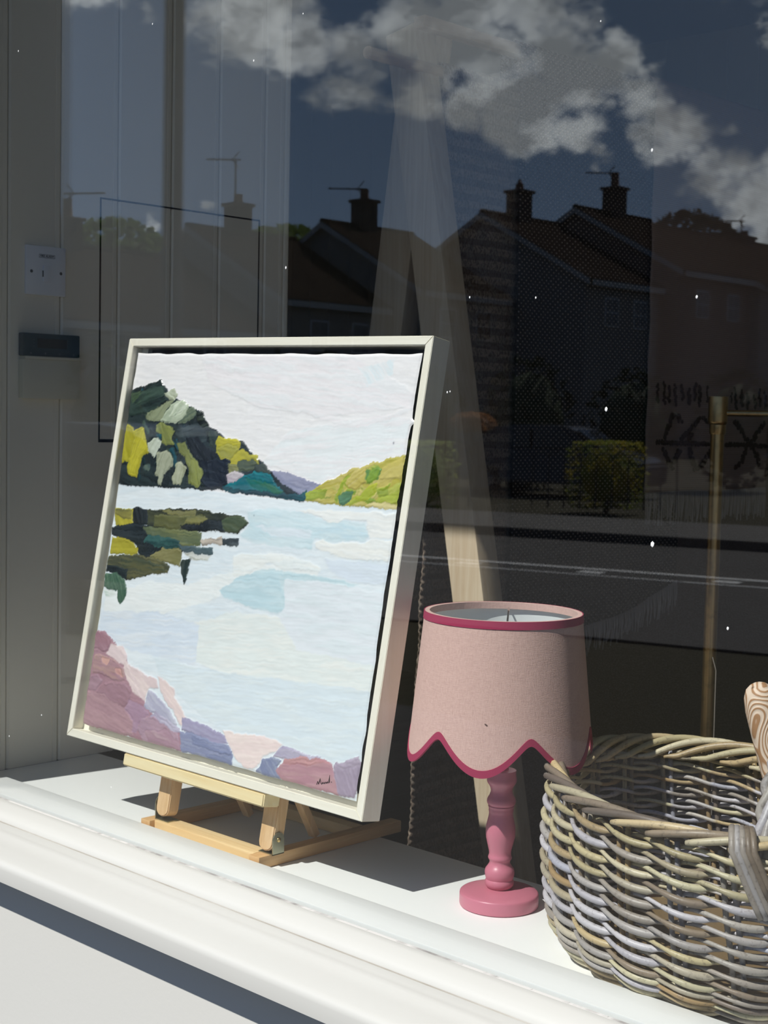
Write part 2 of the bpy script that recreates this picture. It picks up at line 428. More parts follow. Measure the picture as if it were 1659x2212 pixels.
for y0, y1, z0, z1 in ((1.865, 1.8690, 0.686, 1.207), (2.3135, 2.317, 0.686, 1.207), (1.865, 2.317, 1.2050, 1.2085), (1.865, 2.317, 0.683, 0.690)):
    hs.box((-2.699, y0, z0), (-2.6845, y1, z1))
obj('hatch_seam', hs, dark_gap, wl)
obj('wall_return', MB().box((-6.1, 2.28, FLOOR), (-2.80, 2.394, 2.4)), wall_paint, label='hidden return wall beside the bay', kind='structure')
wb = thing('wall_back', 'boarded back wall of the dark shop', 'wall', (0, 5.5, 0), kind='structure')
bx = -6.1; bm0 = None
while bx < 3.5:
    if bm0 is None:
        prof = [(0.001, 5.515), (0.001, 5.504), (0.005, 5.5), (0.145, 5.5), (0.149, 5.504), (0.149, 5.515)]
        bm0 = obj('board', MB().prism(prof, FLOOR, 2.4, 'z'), back_paint, wb)
        bm0.location.x = bx
    else:
        c = bm0.copy(); COL.objects.link(c); c.parent = wb; c.location.x = bx
    bx += 0.15
obj('backing', MB().box((-6.2, 5.516, FLOOR), (3.6, 5.6, 2.4)), dark_gap, wb)
obj('wall_right', MB().box((3.4, 1.5, FLOOR), (3.55, 5.6, 2.4)), wall_paint, label='far right wall of the shop', kind='structure')
obj('wall_farleft', MB().box((-6.25, 2.28, FLOOR), (-6.1, 5.6, 2.4)), wall_paint, label='far left wall of the shop', kind='structure')
obj('ceiling', MB().box((-6.25, 1.3, 2.4), (3.6, 5.65, 2.46)), ceil_paint, label='shop ceiling', kind='structure')
fl = thing('floor', 'dark brown boarded shop floor', 'floor', (0, 1.6, FLOOR), kind='structure')
fb = None; bx = -6.1
while bx < 3.4:
    if fb is None:
        fb = obj('floorboard', MB().box((0.001, 1.61, FLOOR - 0.02), (0.119, 5.5, FLOOR), 0.0015), floor_wood, fl); fb.location.x = bx
    else:
        c = fb.copy(); COL.objects.link(c); c.parent = fl; c.location.x = bx
    bx += 0.12
obj('subfloor', MB().box((-6.2, 1.6, FLOOR - 0.1), (3.5, 5.55, FLOOR - 0.021)), dark_gap, fl)

# ================================================================== framed painting
# local frame: O = front lower left corner, e1 along the lower rail, e2 up the leaning face, en into the shop
_O = Vector((-2.34463, 1.56220, 0.14061))
_e1 = Vector((0.99944786, 0.02971096, -0.01487367)); _e2 = Vector((0.00952325, 0.17271317, 0.98492612)); _en = Vector((-0.03183198, 0.98452396, -0.17233486))
FM = frame_matrix(_O, _e1, _e2, _en)
FW, FH, FD, RW = 0.767, 0.761, 0.0418, 0.0150
def fl_(a, b, c): return _O + _e1 * a + _e2 * b + _en * c
maple_h = wood('pale_maple_across', (0.93, 0.895, 0.775), (0.88, 0.835, 0.70), 'x', 0.5)
maple_v = wood('pale_maple_up', (0.93, 0.895, 0.775), (0.88, 0.835, 0.70), 'z', 0.5)
black_m = M('black_edge', (0.012, 0.014, 0.018), 0.6, 0.3).m
pic = thing('framed_painting', 'textured lake landscape painting in a pale maple tray frame, leaning on the easel', 'painting', fl_(FW / 2, 0, FD / 2))
def rail(poly, mat):      # mitred rail: outline in (a, b), through the full depth, soft front edges
    bm = bmesh.new()
    lo = [bm.verts.new((a, b, 0)) for a, b in poly]; hi = [bm.verts.new((a, b, FD)) for a, b in poly]
    n = len(poly)
    bm.faces.new(lo); bm.faces.new(hi[::-1])
    for i in range(n): bm.faces.new((lo[i], hi[i], hi[(i + 1) % n], lo[(i + 1) % n]))
    bmesh.ops.recalc_face_normals(bm, faces=bm.faces[:])
    bmesh.ops.bevel(bm, geom=bm.edges[:], offset=0.0009, segments=2, affect='EDGES')
    obj('frame_rail', MB().bm(bm, FM, 'bevel', 0.0009), mat, pic)
g = 0.0001
rail([(g, 0), (FW - g, 0), (FW - RW - g, RW), (RW + g, RW)], maple_h)
rail([(g, FH), (FW - g, FH), (FW - RW - g, FH - RW), (RW + g, FH - RW)], maple_h)
rail([(0, g), (0, FH - g), (RW, FH - RW - g), (RW, RW + g)], maple_v)
rail([(FW, g), (FW, FH - g), (FW - RW, FH - RW - g), (FW - RW, RW + g)], maple_v)
obj('backing_board', MB().box((RW, RW, 0.034), (FW - RW, FH - RW, 0.040), 0, FM), M('dark_backing', (0.05, 0.042, 0.034), 0.7, 0.2).m, pic)
obj('tray_flange', MB().box((RW, RW, 0.024), (FW - RW, 0.036, 0.0338), 0, FM), maple_h, pic)
obj('tray_flange', MB().box((RW, 0.036, 0.024), (0.032, FH - RW, 0.0338), 0, FM), maple_v, pic)
obj('canvas_edge', MB().prism([(0.040, 0.038), (0.730, 0.037), (0.731, 0.725), (0.029, 0.723)], 0.0125, 0.034, 'z', mat=FM), black_m, pic)

# ---- the paint itself: knife strokes as relief
PAINT = [['f1eff0',6,-1,'f6f3f3',[[-43,755],[756,751],[780,481],[13,424]]],['f3eef0',9,-5,'f0f0f2',[[204,728],[589,733],[743,670],[728,647],[547,627],[385,638],[241,677]]],['eef2f4',7,6,'f2f0f2',[[407,542],[463,600],[651,630],[736,633],[734,570],[627,545],[559,515],[479,530]]],['e6f0f4',5,-45,'f0eff0',[[603,713],[683,725],[683,699],[631,679]]],['f4eff1',8,11,'f0f0f2',[[501,633],[611,625],[700,639],[741,656],[740,646],[702,628],[624,610],[526,622]]],['e9f0f4',8,3,'e2ecf2',[[2,482],[222,488],[420,484],[576,485],[742,487],[746,17],[17,18]]],['f1f4f3',7,2,'eef3f3',[[263,317],[445,372],[589,375],[582,359],[407,332],[332,292],[201,251],[41,232],[37,275],[160,310]]],['d9e9ee',9,-2,'cfe4eb',[[392,455],[438,466],[530,467],[580,456],[625,460],[673,458],[687,439],[679,428],[608,422],[564,423],[565,403],[523,403],[424,402],[382,413],[400,434]]],['e2ebf2',8,-4,'dbe8ee',[[411,437],[494,436],[558,438],[556,421],[519,421],[485,418],[442,424]]],['cde3ec',9,-2,'d8e8ec',[[560,442],[627,452],[675,449],[682,439],[632,427],[576,426]]],['f3f3ef',12,0,'eef0ee',[[503,469],[587,473],[662,477],[739,479],[739,440],[688,432],[673,460],[623,459],[616,453],[596,452],[564,460]]],['f4f4ef',13,-1,'f0f2f0',[[563,416],[584,427],[608,422],[679,427],[692,434],[737,438],[737,401],[683,398],[623,397],[578,406]]],['e0e9f3',8,1,'dfe8f0',[[593,394],[671,396],[738,398],[737,367],[703,360],[645,363],[610,374]]],['d2e5ea',7,3,'c8e0e7',[[382,337],[417,345],[450,364],[496,366],[602,366],[685,360],[662,352],[570,355],[513,340],[525,296],[477,292],[391,298]]],['f2f4f1',11,2,'ecf2f2',[[372,381],[466,390],[526,390],[591,380],[590,372],[496,366],[467,375],[429,356],[417,345],[381,341]]],['c5dee6',8,4,'d0e4ea',[[351,314],[403,348],[493,359],[514,328],[506,304],[445,293],[366,304]]],['e9eef3',8,3,'e4ecf0',[[509,351],[603,357],[742,353],[747,230],[525,213],[500,280],[519,305]]],['eaf0ee',7,6,'f0f2ee',[[394,283],[509,289],[563,242],[741,237],[740,193],[445,163],[320,184],[280,245]]],['dde7f2',6,6,'e6ecf2',[[31,240],[199,260],[317,249],[322,176],[110,180],[36,205]]],['dfeaf0',8,6,'e2ebee',[[206,176],[394,179],[738,200],[737,84],[601,66],[417,79],[312,110],[227,146]]],['9799b2',10,-10,'8e90aa',[[437,529],[481,528],[520,519],[562,512],[547,496],[521,491],[486,497],[457,508]]],['7f83a0',9,-10,'9a9cb4',[[455,513],[491,514],[536,508],[524,497],[486,496]]],['20292c',14,-11,'2e3a3c',[[7,656],[43,670],[102,680],[121,667],[146,650],[179,642],[214,630],[239,624],[253,601],[287,590],[314,578],[352,576],[387,553],[413,542],[439,527],[466,509],[508,497],[527,485],[466,486],[395,488],[323,490],[223,486],[130,484],[22,481]]],['33443f',16,15,'1f2b2a',[[20,656],[58,661],[66,673],[106,682],[125,655],[131,644],[109,632],[80,619],[51,616],[22,613]]],['3f5348',12,19,'2b3a36',[[26,641],[45,654],[86,669],[110,671],[122,655],[91,648],[50,635]]],['4b6045',9,23,'3a4b3c',[[21,653],[49,662],[49,654],[30,639]]],['c2c9b4',12,-32,'a4ab90',[[123,658],[144,667],[155,655],[151,645],[138,646]]],['8f9878',14,44,'7c8568',[[80,619],[109,632],[129,639],[149,644],[132,628],[123,607],[94,606],[78,611]]],['b9c4ac',18,39,'a5b29a',[[144,635],[160,643],[177,646],[193,638],[199,627],[191,618],[169,606],[155,605],[121,605],[133,621]]],['ccd5c0',14,45,'b4c0a8',[[156,638],[177,645],[191,636],[176,622],[156,615],[145,617]]],['6f7c66',12,29,'56665a',[[195,629],[207,634],[220,623],[212,616],[190,606],[173,604],[191,617]]],['8a9150',15,-50,'767e46',[[112,597],[127,602],[157,595],[163,587],[159,573],[170,565],[148,562],[134,568],[132,582],[115,588]]],['b3ac33',20,-55,'a49e2c',[[24,598],[46,585],[68,591],[80,580],[89,566],[99,548],[85,538],[82,521],[76,500],[53,504],[45,515],[49,527],[25,526],[23,549],[21,573]]],['c0b83c',12,-108,'aaa430',[[59,583],[73,589],[81,570],[95,559],[74,537],[71,505],[56,506],[52,536],[54,560]]],['c3cbbb',16,58,'b2bba8',[[97,564],[120,574],[132,568],[131,556],[120,538],[99,550]]],['a8ad96',17,-107,'969c84',[[127,547],[154,551],[173,538],[174,526],[151,507],[152,488],[144,489],[142,504],[129,509],[132,524]]],['b4b8a0',15,-92,'9fa488',[[184,529],[197,533],[215,524],[210,508],[207,492],[186,492],[181,506],[186,515]]],['737a45',14,-41,'868c50',[[179,565],[202,568],[216,553],[237,538],[262,520],[268,507],[255,490],[230,498],[228,518],[208,544],[189,552]]],['8d9450',12,-63,'737a42',[[226,540],[245,532],[266,515],[262,502],[255,490],[230,496],[225,511]]],['2a3436',14,13,'3a4648',[[166,590],[215,603],[252,602],[259,582],[257,568],[228,576],[202,571],[172,579]]],['14181c',16,-36,'22282c',[[204,575],[234,579],[257,566],[291,552],[288,537],[265,533],[236,543],[219,558]]],['171d26',14,-7,'232b36',[[244,537],[290,541],[328,545],[333,510],[327,495],[285,490],[262,502],[268,520]]],['1a2023',13,9,'3c463e',[[220,623],[237,626],[247,613],[260,600],[284,596],[289,583],[266,571],[251,595],[227,608]]],['3e4a42',12,-51,'2c3834',[[262,591],[284,594],[286,579],[285,561],[270,569]]],['b1aa3a',16,-1,'c0b83a',[[286,574],[290,582],[317,580],[340,579],[351,572],[350,562],[341,546],[306,544],[290,557]]],['9b9a4a',12,-4,'a8a548',[[292,561],[310,569],[343,568],[348,559],[335,546],[306,545]]],['b8b03c',13,-11,'a29e40',[[339,554],[360,562],[375,554],[396,555],[403,540],[392,533],[377,543],[356,538],[352,527],[335,532],[330,545]]],['4d584a',12,3,'5d6650',[[355,542],[386,546],[400,540],[393,529],[359,525],[351,533]]],['8b8c5c',12,-24,'76784e',[[329,536],[351,533],[356,525],[334,519]]],['46504a',13,-21,'343e3a',[[398,536],[412,541],[437,527],[425,524],[397,525]]],['b9aeb8',14,-10,'c8c0c4',[[328,517],[340,523],[366,521],[373,517],[356,510],[352,501],[335,504]]],['1c7a84',13,-9,'13606c',[[354,505],[373,517],[397,525],[438,523],[453,507],[474,496],[454,492],[404,493],[367,490],[327,495],[338,502]]],['1a6a66',10,-10,'2a6a50',[[377,513],[416,511],[458,501],[491,486],[448,488],[396,499]]],['0f4a56',10,0,'12343e',[[324,495],[367,490],[416,493],[466,491],[530,497],[532,487],[491,485],[436,487],[374,487],[329,487]]],['16585e',10,-3,'0f4450',[[490,492],[513,494],[529,501],[534,487],[506,484]]],['5a6a62',9,-16,'3a4e52',[[93,520],[110,525],[109,514],[95,513]]],['1d4a55',9,-40,'1a7c8c',[[116,581],[129,583],[127,574]]],['b6ad48',13,15,'c4b868',[[530,486],[539,497],[560,511],[592,525],[628,542],[667,554],[707,563],[737,570],[739,533],[736,486],[681,485],[619,484],[577,484]]],['c4b660',15,28,'cabc6c',[[695,548],[734,568],[741,547],[736,533],[701,531],[687,528]]],['c8ba70',14,38,'beb058',[[620,526],[644,546],[658,546],[659,530],[663,525],[641,509],[622,515]]],['5d8a48',15,61,'7fa035',[[661,546],[671,543],[687,549],[693,545],[686,532],[670,523],[659,530]]],['93a832',13,43,'a8b23c',[[609,520],[618,524],[613,511],[606,497],[603,486],[597,489]]],['a3b13a',15,0,'8c9c30',[[530,498],[561,504],[578,505],[574,492],[533,487]]],['a6b238',15,24,'bcbc40',[[653,500],[669,518],[687,524],[688,510],[673,498],[636,485],[630,488]]],['8fa040',14,20,'a0ae40',[[690,512],[713,515],[715,505],[694,502]]],['a0b040',14,16,'b4ba48',[[695,500],[734,508],[736,495],[702,489],[691,494]]],['b4b858',13,29,'a8b444',[[713,515],[737,527],[736,508],[718,505]]],['4f7a58',14,19,'5a8a64',[[606,497],[620,504],[637,505],[634,494],[619,484],[608,488]]],['d8cc90',11,-3,'d0c078',[[668,487],[698,493],[735,492],[738,486],[686,485]]],['4a4e38',13,2,'30352e',[[124,439],[225,449],[281,449],[340,446],[380,446],[399,437],[376,417],[329,417],[229,409],[131,410]]],['5c5f3c',12,2,'6e7048',[[149,432],[264,437],[280,442],[288,430],[227,418],[217,411],[151,413]]],['777650',12,2,'8c8a5a',[[170,441],[262,447],[261,439],[188,437]]],['6c6d48',12,4,'82804e',[[237,433],[286,439],[293,430],[273,425],[237,424]]],['23282a',13,3,'2e3538',[[290,432],[335,437],[344,418],[234,411],[227,419],[273,423]]],['556048',12,-9,'46543e',[[335,437],[346,443],[383,445],[397,437],[373,419],[344,420]]],['aaa23a',13,-49,'b8b03c',[[26,436],[80,436],[86,412],[42,403],[27,421]]],['6e6c40',11,-2,'98924a',[[30,435],[77,434],[81,421],[59,421],[31,425]]],['1e2326',13,-62,'2c3234',[[81,439],[96,442],[124,438],[130,414],[89,411]]],['22292b',13,2,'323a3c',[[25,398],[89,412],[137,410],[160,388],[269,383],[232,372],[152,348],[121,355],[111,373],[57,383],[28,386]]],['5f6a4e',12,2,'767c54',[[120,407],[223,410],[284,410],[284,388],[235,384],[183,386],[142,390]]],['39605c',12,2,'2a4a4a',[[136,392],[182,394],[229,387],[231,378],[163,375],[129,382]]],['4e6066',11,2,'5e7074',[[230,383],[318,384],[320,373],[243,373]]],['b2aa3a',14,0,'a69e34',[[33,379],[51,383],[92,375],[115,367],[115,356],[58,353],[31,352]]],['7c7a4e',13,9,'8c885c',[[153,356],[187,372],[235,375],[241,348],[210,347],[181,351]]],['4c4f3c',13,2,'6e6c48',[[29,346],[115,354],[175,352],[212,341],[209,330],[159,323],[100,308],[67,319],[32,323]]],['5e5e40',11,1,'48503e',[[66,346],[141,347],[195,340],[203,329],[140,327],[79,332]]],['242b2c',12,0,'343e3c',[[31,327],[68,327],[93,326],[94,307],[65,315],[31,316]]],['41604f',13,-61,'5e7a64',[[29,310],[65,315],[89,305],[99,289],[95,269],[88,261],[77,266],[73,284],[32,287]]],['22302e',13,-92,'3c4640',[[242,357],[263,361],[263,339],[257,315],[246,337]]],['c2b6a8',10,2,'8a8680',[[285,397],[339,405],[344,395],[289,390]]],['3a4246',12,2,'6a7478',[[343,402],[381,407],[381,397],[344,395]]],['d6d8d2',9,2,'b0b2a4',[[241,373],[320,372],[309,362],[263,359]]],['e6ece8',10,0,'b8cfc4',[[27,283],[60,286],[72,274],[40,269]]],['a8828e',14,-4,'b08a94',[[27,202],[51,204],[83,189],[114,176],[150,143],[184,106],[246,66],[309,60],[317,29],[231,24],[149,28],[31,28],[25,99]]],['a07884',17,-36,'a88490',[[25,198],[36,203],[54,196],[78,188],[75,173],[61,168],[32,172]]],['e2cfd0',16,-22,'ead8d6',[[79,187],[116,184],[132,166],[128,150],[94,157],[68,165],[75,173]]],['aa868e',18,-8,'b4928e',[[37,157],[57,161],[100,155],[127,146],[137,126],[109,120],[66,126],[39,126]]],['d2a69c',8,-18,'c89c94',[[61,157],[83,154],[79,146],[64,148]]],['d4a69e',8,-26,'c09090',[[103,142],[122,140],[127,131],[109,134]]],['a68490',17,-1,'ac8c98',[[35,118],[55,124],[69,114],[56,95],[32,93]]],['a07c86',18,-18,'a4808c',[[71,108],[110,118],[139,119],[158,106],[157,91],[146,77],[101,82],[60,92]]],['ab8890',17,-10,'b59298',[[34,88],[75,91],[144,75],[180,58],[184,32],[121,28],[37,28],[27,56]]],['a98a9e',15,-10,'b092a4',[[157,93],[198,87],[220,77],[201,65],[194,56],[190,38],[183,39],[181,58],[149,74]]],['b396a4',16,-7,'a88c9c',[[201,65],[224,74],[270,66],[302,56],[315,29],[273,30],[215,28],[194,46]]],['ab8a98',14,-10,'b69aa2',[[214,46],[275,56],[308,41],[313,29],[229,29]]],['ead8d4',17,-27,'e0cccc',[[125,162],[147,156],[180,146],[224,139],[236,126],[207,119],[201,96],[165,105],[143,125],[126,146]]],['efdcd6',17,-32,'e6d2d0',[[223,146],[251,141],[277,131],[278,119],[304,99],[321,85],[306,69],[283,89],[251,108],[239,123]]],['b3b2c6',14,-27,'c2c2d0',[[207,117],[237,109],[262,97],[295,72],[274,70],[233,81],[203,88]]],['aca4ba',13,-18,'bcb6c8',[[233,81],[279,72],[304,66],[308,57],[273,63],[226,76]]],['a29cb8',14,-4,'aaa6c0',[[310,84],[326,83],[376,81],[423,73],[432,61],[391,57],[362,62],[311,64]]],['8a90ae',15,0,'989eb8',[[309,59],[343,63],[400,57],[436,58],[450,40],[449,28],[389,25],[320,28]]],['949ab6',12,0,'8088a8',[[340,61],[397,57],[440,54],[448,44],[391,41],[347,46]]],['8088a6',12,0,'9098b2',[[384,32],[446,40],[449,28],[398,25]]],['efdcd8',17,7,'f2e2dc',[[415,82],[465,85],[530,90],[568,85],[552,71],[524,56],[511,36],[504,28],[478,28],[451,44],[432,63]]],['aaa2bc',13,3,'bcb6c8',[[552,71],[566,81],[614,76],[651,76],[621,68],[579,62],[546,60]]],['8088a6',14,-38,'98a0b4',[[522,50],[546,58],[563,55],[557,45],[569,28],[544,27],[513,29]]],['b58a94',15,7,'bd969a',[[565,50],[616,64],[675,75],[693,52],[705,29],[646,26],[575,27],[559,39]]],['b8868c',12,8,'c29494',[[574,59],[620,72],[652,74],[673,74],[612,59],[572,53]]],['a496a8',15,-52,'ac9fb0',[[683,72],[708,79],[733,93],[740,76],[740,47],[736,31],[706,27],[696,47]]],['b0a4b4',11,3,'a89aac',[[686,75],[707,82],[733,93],[738,83],[702,70]]]]
def vnoise(x, y, seed):
    xi = np.floor(x).astype(np.int64); yi = np.floor(y).astype(np.int64)
    fx = x - xi; fy = y - yi; fx = fx * fx * (3 - 2 * fx); fy = fy * fy * (3 - 2 * fy)
    def h(a, b):
        n = (a * 374761393 + b * 668265263 + seed * 974634777) & 0xffffffff
        n = ((n ^ (n >> 13)) * 1274126177) & 0xffffffff
        return ((n ^ (n >> 16)) & 0xffff) / 65535.0
    return (h(xi, yi) * (1 - fx) + h(xi + 1, yi) * fx) * (1 - fy) + (h(xi, yi + 1) * (1 - fx) + h(xi + 1, yi + 1) * fx) * fy
def sstep(a, b, v):
    t = np.clip((v - a) / (b - a), 0, 1); return t * t * (3 - 2 * t)
NX, NY = 430, 450
jj, ii = np.meshgrid(np.linspace(0, 1, NX), np.linspace(0, 1, NY))
vb_ = 27.0 + ii * (734.0 - 27.0)
left = 31.5 - 13.0 * ii + 1.3 * (vnoise(ii * 38, ii * 0 + 3, 5) - 0.5) * 2
right = 741.0 - 0.5 * ii + 3.0 * (vnoise(ii * 26, ii * 0 + 9, 7) - 0.6) - 4.0 * np.sin(ii * pi) - 1.5 + 6 * np.exp(-((ii - 0.845) / 0.006) ** 2)
PA = left + jj * (right - left)
PB = vb_ + (vnoise(jj * 24, jj * 0 + 1, 2) - 0.5) * 3.0 * np.clip((ii - 0.96) / 0.04, 0, 1) + (vnoise(jj * 17, jj * 0 + 4, 3) - 0.5) * 3 * np.clip((0.04 - ii) / 0.04, 0, 1)
HGT = np.full(PA.shape, 0.2); CLR = np.tile(np.array(lin('eeeef0')), (NY, NX, 1))
# extra short knife marks scattered over the worked areas
_rp = random.Random(8)
def _in(P, x, y):
    ins = False
    for i in range(len(P)):
        x0, y0 = P[i]; x1, y1 = P[(i + 1) % len(P)]
        if (y0 > y) != (y1 > y) and x < (x1 - x0) * (y - y0) / (y1 - y0) + x0: ins = not ins
    return ins
def scatter(poly, n, cols, L, W, a0, th):
    P = np.array(poly, float); c = 0
    while c < n:
        x = _rp.uniform(P[:, 0].min(), P[:, 0].max()); y = _rp.uniform(P[:, 1].min(), P[:, 1].max()); ins = False
        for i in range(len(P)):
            x0, y0 = P[i]; x1, y1 = P[(i + 1) % len(P)]
            if (y0 > y) != (y1 > y) and x < (x1 - x0) * (y - y0) / (y1 - y0) + x0: ins = not ins
        if not ins: continue
        a = radians(_rp.gauss(a0, 28)); l = L * _rp.uniform(0.5, 1.3)
        if not (_in(P, x + l * cos(a), y + l * sin(a)) and _in(P, x - l * cos(a), y - l * sin(a))): continue
        w = W * _rp.uniform(0.6, 1.3); q = []
        for k in range(8):
            b = 2 * pi * k / 8; rr = _rp.uniform(0.75, 1.1); u = l * cos(b) * rr; v = w * sin(b) * rr
            q.append((x + u * cos(a) - v * sin(a), y + u * sin(a) + v * cos(a)))
        PAINT.append([_rp.choice(cols), th * _rp.uniform(0.7, 1.3), math.degrees(a), _rp.choice(cols), q]); c += 1
_hill = [p for p in PAINT if p[0] == '20292c'][0][4]
_right = [p for p in PAINT if p[0] == 'b6ad48'][0][4]
_n0 = len(PAINT)
scatter(_hill, 26, ['20292c', '2c3a38', '14181c', '3f5348', '46564a', '1d4a55', '0f2a30'], 20, 6.5, 115, 15)
_new = PAINT[_n0:]; del PAINT[_n0:]
_k = [p[0] for p in PAINT].index('20292c') + 1; PAINT[_k:_k] = _new
scatter(_right, 16, ['b4b858', 'c4b660', '9aac38', 'c8ba70', '86a03c'], 20, 7, 25, 14)
_new = PAINT[_n0 + 26:]; del PAINT[_n0 + 26:]
_k = [p[0] for p in PAINT].index('b6ad48') + 1; PAINT[_k:_k] = _new
w1 = 4.5 * (vnoise(PA / 14, PB / 14, 11) - 0.5) + 2.4 * (vnoise(PA / 4.5, PB / 4.5, 12) - 0.5) + 1.6 * (vnoise(PA / 1.8, PB / 1.8, 13) - 0.5)
w2 = 4.5 * (vnoise(PA / 14, PB / 14, 21) - 0.5) + 2.4 * (vnoise(PA / 4.5, PB / 4.5, 22) - 0.5) + 1.6 * (vnoise(PA / 1.8, PB / 1.8, 23) - 0.5)
for k, (c1, th, ang, c2, pts) in enumerate(PAINT):
    P = np.array(pts, float); big = (P[:, 0].max() - P[:, 0].min()) > 200 and (P[:, 1].max() - P[:, 1].min()) > 200
    m = 8
    sel = (PA > P[:, 0].min() - m) & (PA < P[:, 0].max() + m) & (PB > P[:, 1].min() - m) & (PB < P[:, 1].max() + m)
    if not sel.any(): continue
    amp = 1.0
    x = PA[sel] + w1[sel] * amp; y = PB[sel] + w2[sel] * amp
    inside = np.zeros(x.shape, bool); dist = np.full(x.shape, 1e9)
    for i in range(len(P)):
        x0, y0 = P[i]; x1, y1 = P[(i + 1) % len(P)]
        cond = (y0 > y) != (y1 > y)
        with np.errstate(divide='ignore', invalid='ignore'):
            xi = (x1 - x0) * (y - y0) / (y1 - y0 + 1e-12) + x0
        inside ^= cond & (x < xi)
        L2 = (x1 - x0) ** 2 + (y1 - y0) ** 2 + 1e-9
        tt = np.clip(((x - x0) * (x1 - x0) + (y - y0) * (y1 - y0)) / L2, 0, 1)
        dist = np.minimum(dist, np.hypot(x - x0 - tt * (x1 - x0), y - y0 - tt * (y1 - y0)))
    d = np.where(inside, dist, -dist)
    a = radians(ang); u = x * cos(a) + y * sin(a); v = -x * sin(a) + y * cos(a)
    streak = vnoise(u / 42, v / 2.6, 100 + k)
    broad = vnoise(u / 60, v / 11, 300 + k)
    pale = min(lin(c1)) > 0.55
    mask = sstep(-1.9, -0.6, d) if not pale else sstep(-0.8, 3.0, d)
    body = th * 0.13 * (0.55 if pale else 1.0)
    rel = body * (0.55 + 0.45 * sstep(0, 5, d)) + body * 0.55 * np.exp(-((d - 1.6) / 1.3) ** 2) * (0.3 + broad) + (streak - 0.5) * 0.5 * (0.5 if pale else 1.0) + (broad - 0.5) * 0.5 * (0.6 if pale else 1.0)
    HGT[sel] = HGT[sel] * (1 - mask) + (HGT[sel] * 0.45 + rel) * mask
    ca = np.array(lin(c1)); cb = np.array(lin(c2 or c1))
    f = np.clip(sstep(0.35, 0.75, 0.6 * streak + 0.5 * broad - 0.05), 0, 1)[:, None]
    cc = ca * (1 - f) + cb * f
    cc = cc * (0.94 + 0.12 * vnoise(u / 25, v / 1.6, 500 + k))[:, None]
    mk = mask[:, None]
    CLR[sel] = CLR[sel] * (1 - mk) + cc * mk
HGT += 0.45 * (vnoise(PA / 6.0, PB / 6.0, 78) - 0.5) * np.clip(HGT - 0.6, 0, 1.2)
HGT += 0.10 * (vnoise(PA / 1.7, PB / 1.7, 77) - 0.5)
mbp = MB()
rim = np.minimum(np.minimum(jj, 1 - jj) * NX, np.minimum(ii, 1 - ii) * NY)
cz = 0.0102 - HGT * 0.001 + 0.0016 * np.clip(1 - rim / 2.5, 0, 1)
mbp.v = [tuple(fl_(a * 0.001, b * 0.001, c)) for a, b, c in zip(PA.ravel(), PB.ravel(), cz.ravel())]
mbp.c = [tuple(c) for c in (np.clip(CLR, 0, 1) * 1.02).reshape(-1, 3)]
mbp.f = [(r * NX + c, r * NX + c + 1, (r + 1) * NX + c + 1, (r + 1) * NX + c) for r in range(NY - 1) for c in range(NX - 1)]
mbp.smooth = [True] * len(mbp.f)
paint_m = M('oil_paint', (0.5, 0.5, 0.5), 0.27, 0.5).attr().m
obj('painted_canvas', mbp, paint_m, pic, sharp=False)
ink = M('black_ink', (0.01, 0.01, 0.012), 0.6, 0.3).m
sg = MB()
def surf(a, b):
    k = np.argmin((PA - a) ** 2 + (PB - b) ** 2); return 0.0102 - HGT.ravel()[k] * 0.001
for st in [[(654.5, 35.5), (655.4, 40.9), (658.0, 36.5), (660.1, 46.1), (662.7, 39.0), (664.5, 37.8), (665.9, 41.5), (667.4, 39.1), (669.4, 42.1), (670.9, 39.8), (672.8, 43.2), (674.3, 41.3), (676.7, 44.7), (676.2, 42.4), (679.1, 43.3), (679.3, 54.9), (681.1, 43.7)], [(684.4, 45.5), (685.5, 45.1)]]:
    sg.tube([fl_(a * 0.001, b * 0.001, surf(a, b) - 0.0003) for a, b in st], 0.00065, 5)
obj('signature', sg, ink, pic, label='black handwritten signature')

# ================================================================== table easel
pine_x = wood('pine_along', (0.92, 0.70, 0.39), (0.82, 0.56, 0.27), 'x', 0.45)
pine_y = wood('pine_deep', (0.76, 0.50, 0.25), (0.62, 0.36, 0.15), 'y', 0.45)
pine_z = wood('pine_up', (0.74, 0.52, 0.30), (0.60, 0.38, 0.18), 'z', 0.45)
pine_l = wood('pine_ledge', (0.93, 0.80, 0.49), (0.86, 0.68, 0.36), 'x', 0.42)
zinc = M('zinc_plated_steel', (0.42, 0.42, 0.30), 0.32, 0.5, 0.9).m
brass_m = M('brass_screw', (0.62, 0.46, 0.20), 0.3, 0.5, 1.0).m
eas = thing('table_easel', 'small pine table easel under the painting with hinged uprights and box base', 'easel', (-1.97, 1.74, 0))
BH = 0.021
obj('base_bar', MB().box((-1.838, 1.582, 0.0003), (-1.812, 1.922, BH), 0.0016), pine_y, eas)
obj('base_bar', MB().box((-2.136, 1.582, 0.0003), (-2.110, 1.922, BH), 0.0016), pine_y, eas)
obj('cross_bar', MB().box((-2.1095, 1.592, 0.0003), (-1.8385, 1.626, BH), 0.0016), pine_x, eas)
obj('cross_bar', MB().box((-2.1095, 1.824, 0.0003), (-1.8385, 1.850, BH), 0.0016), pine_x, eas)
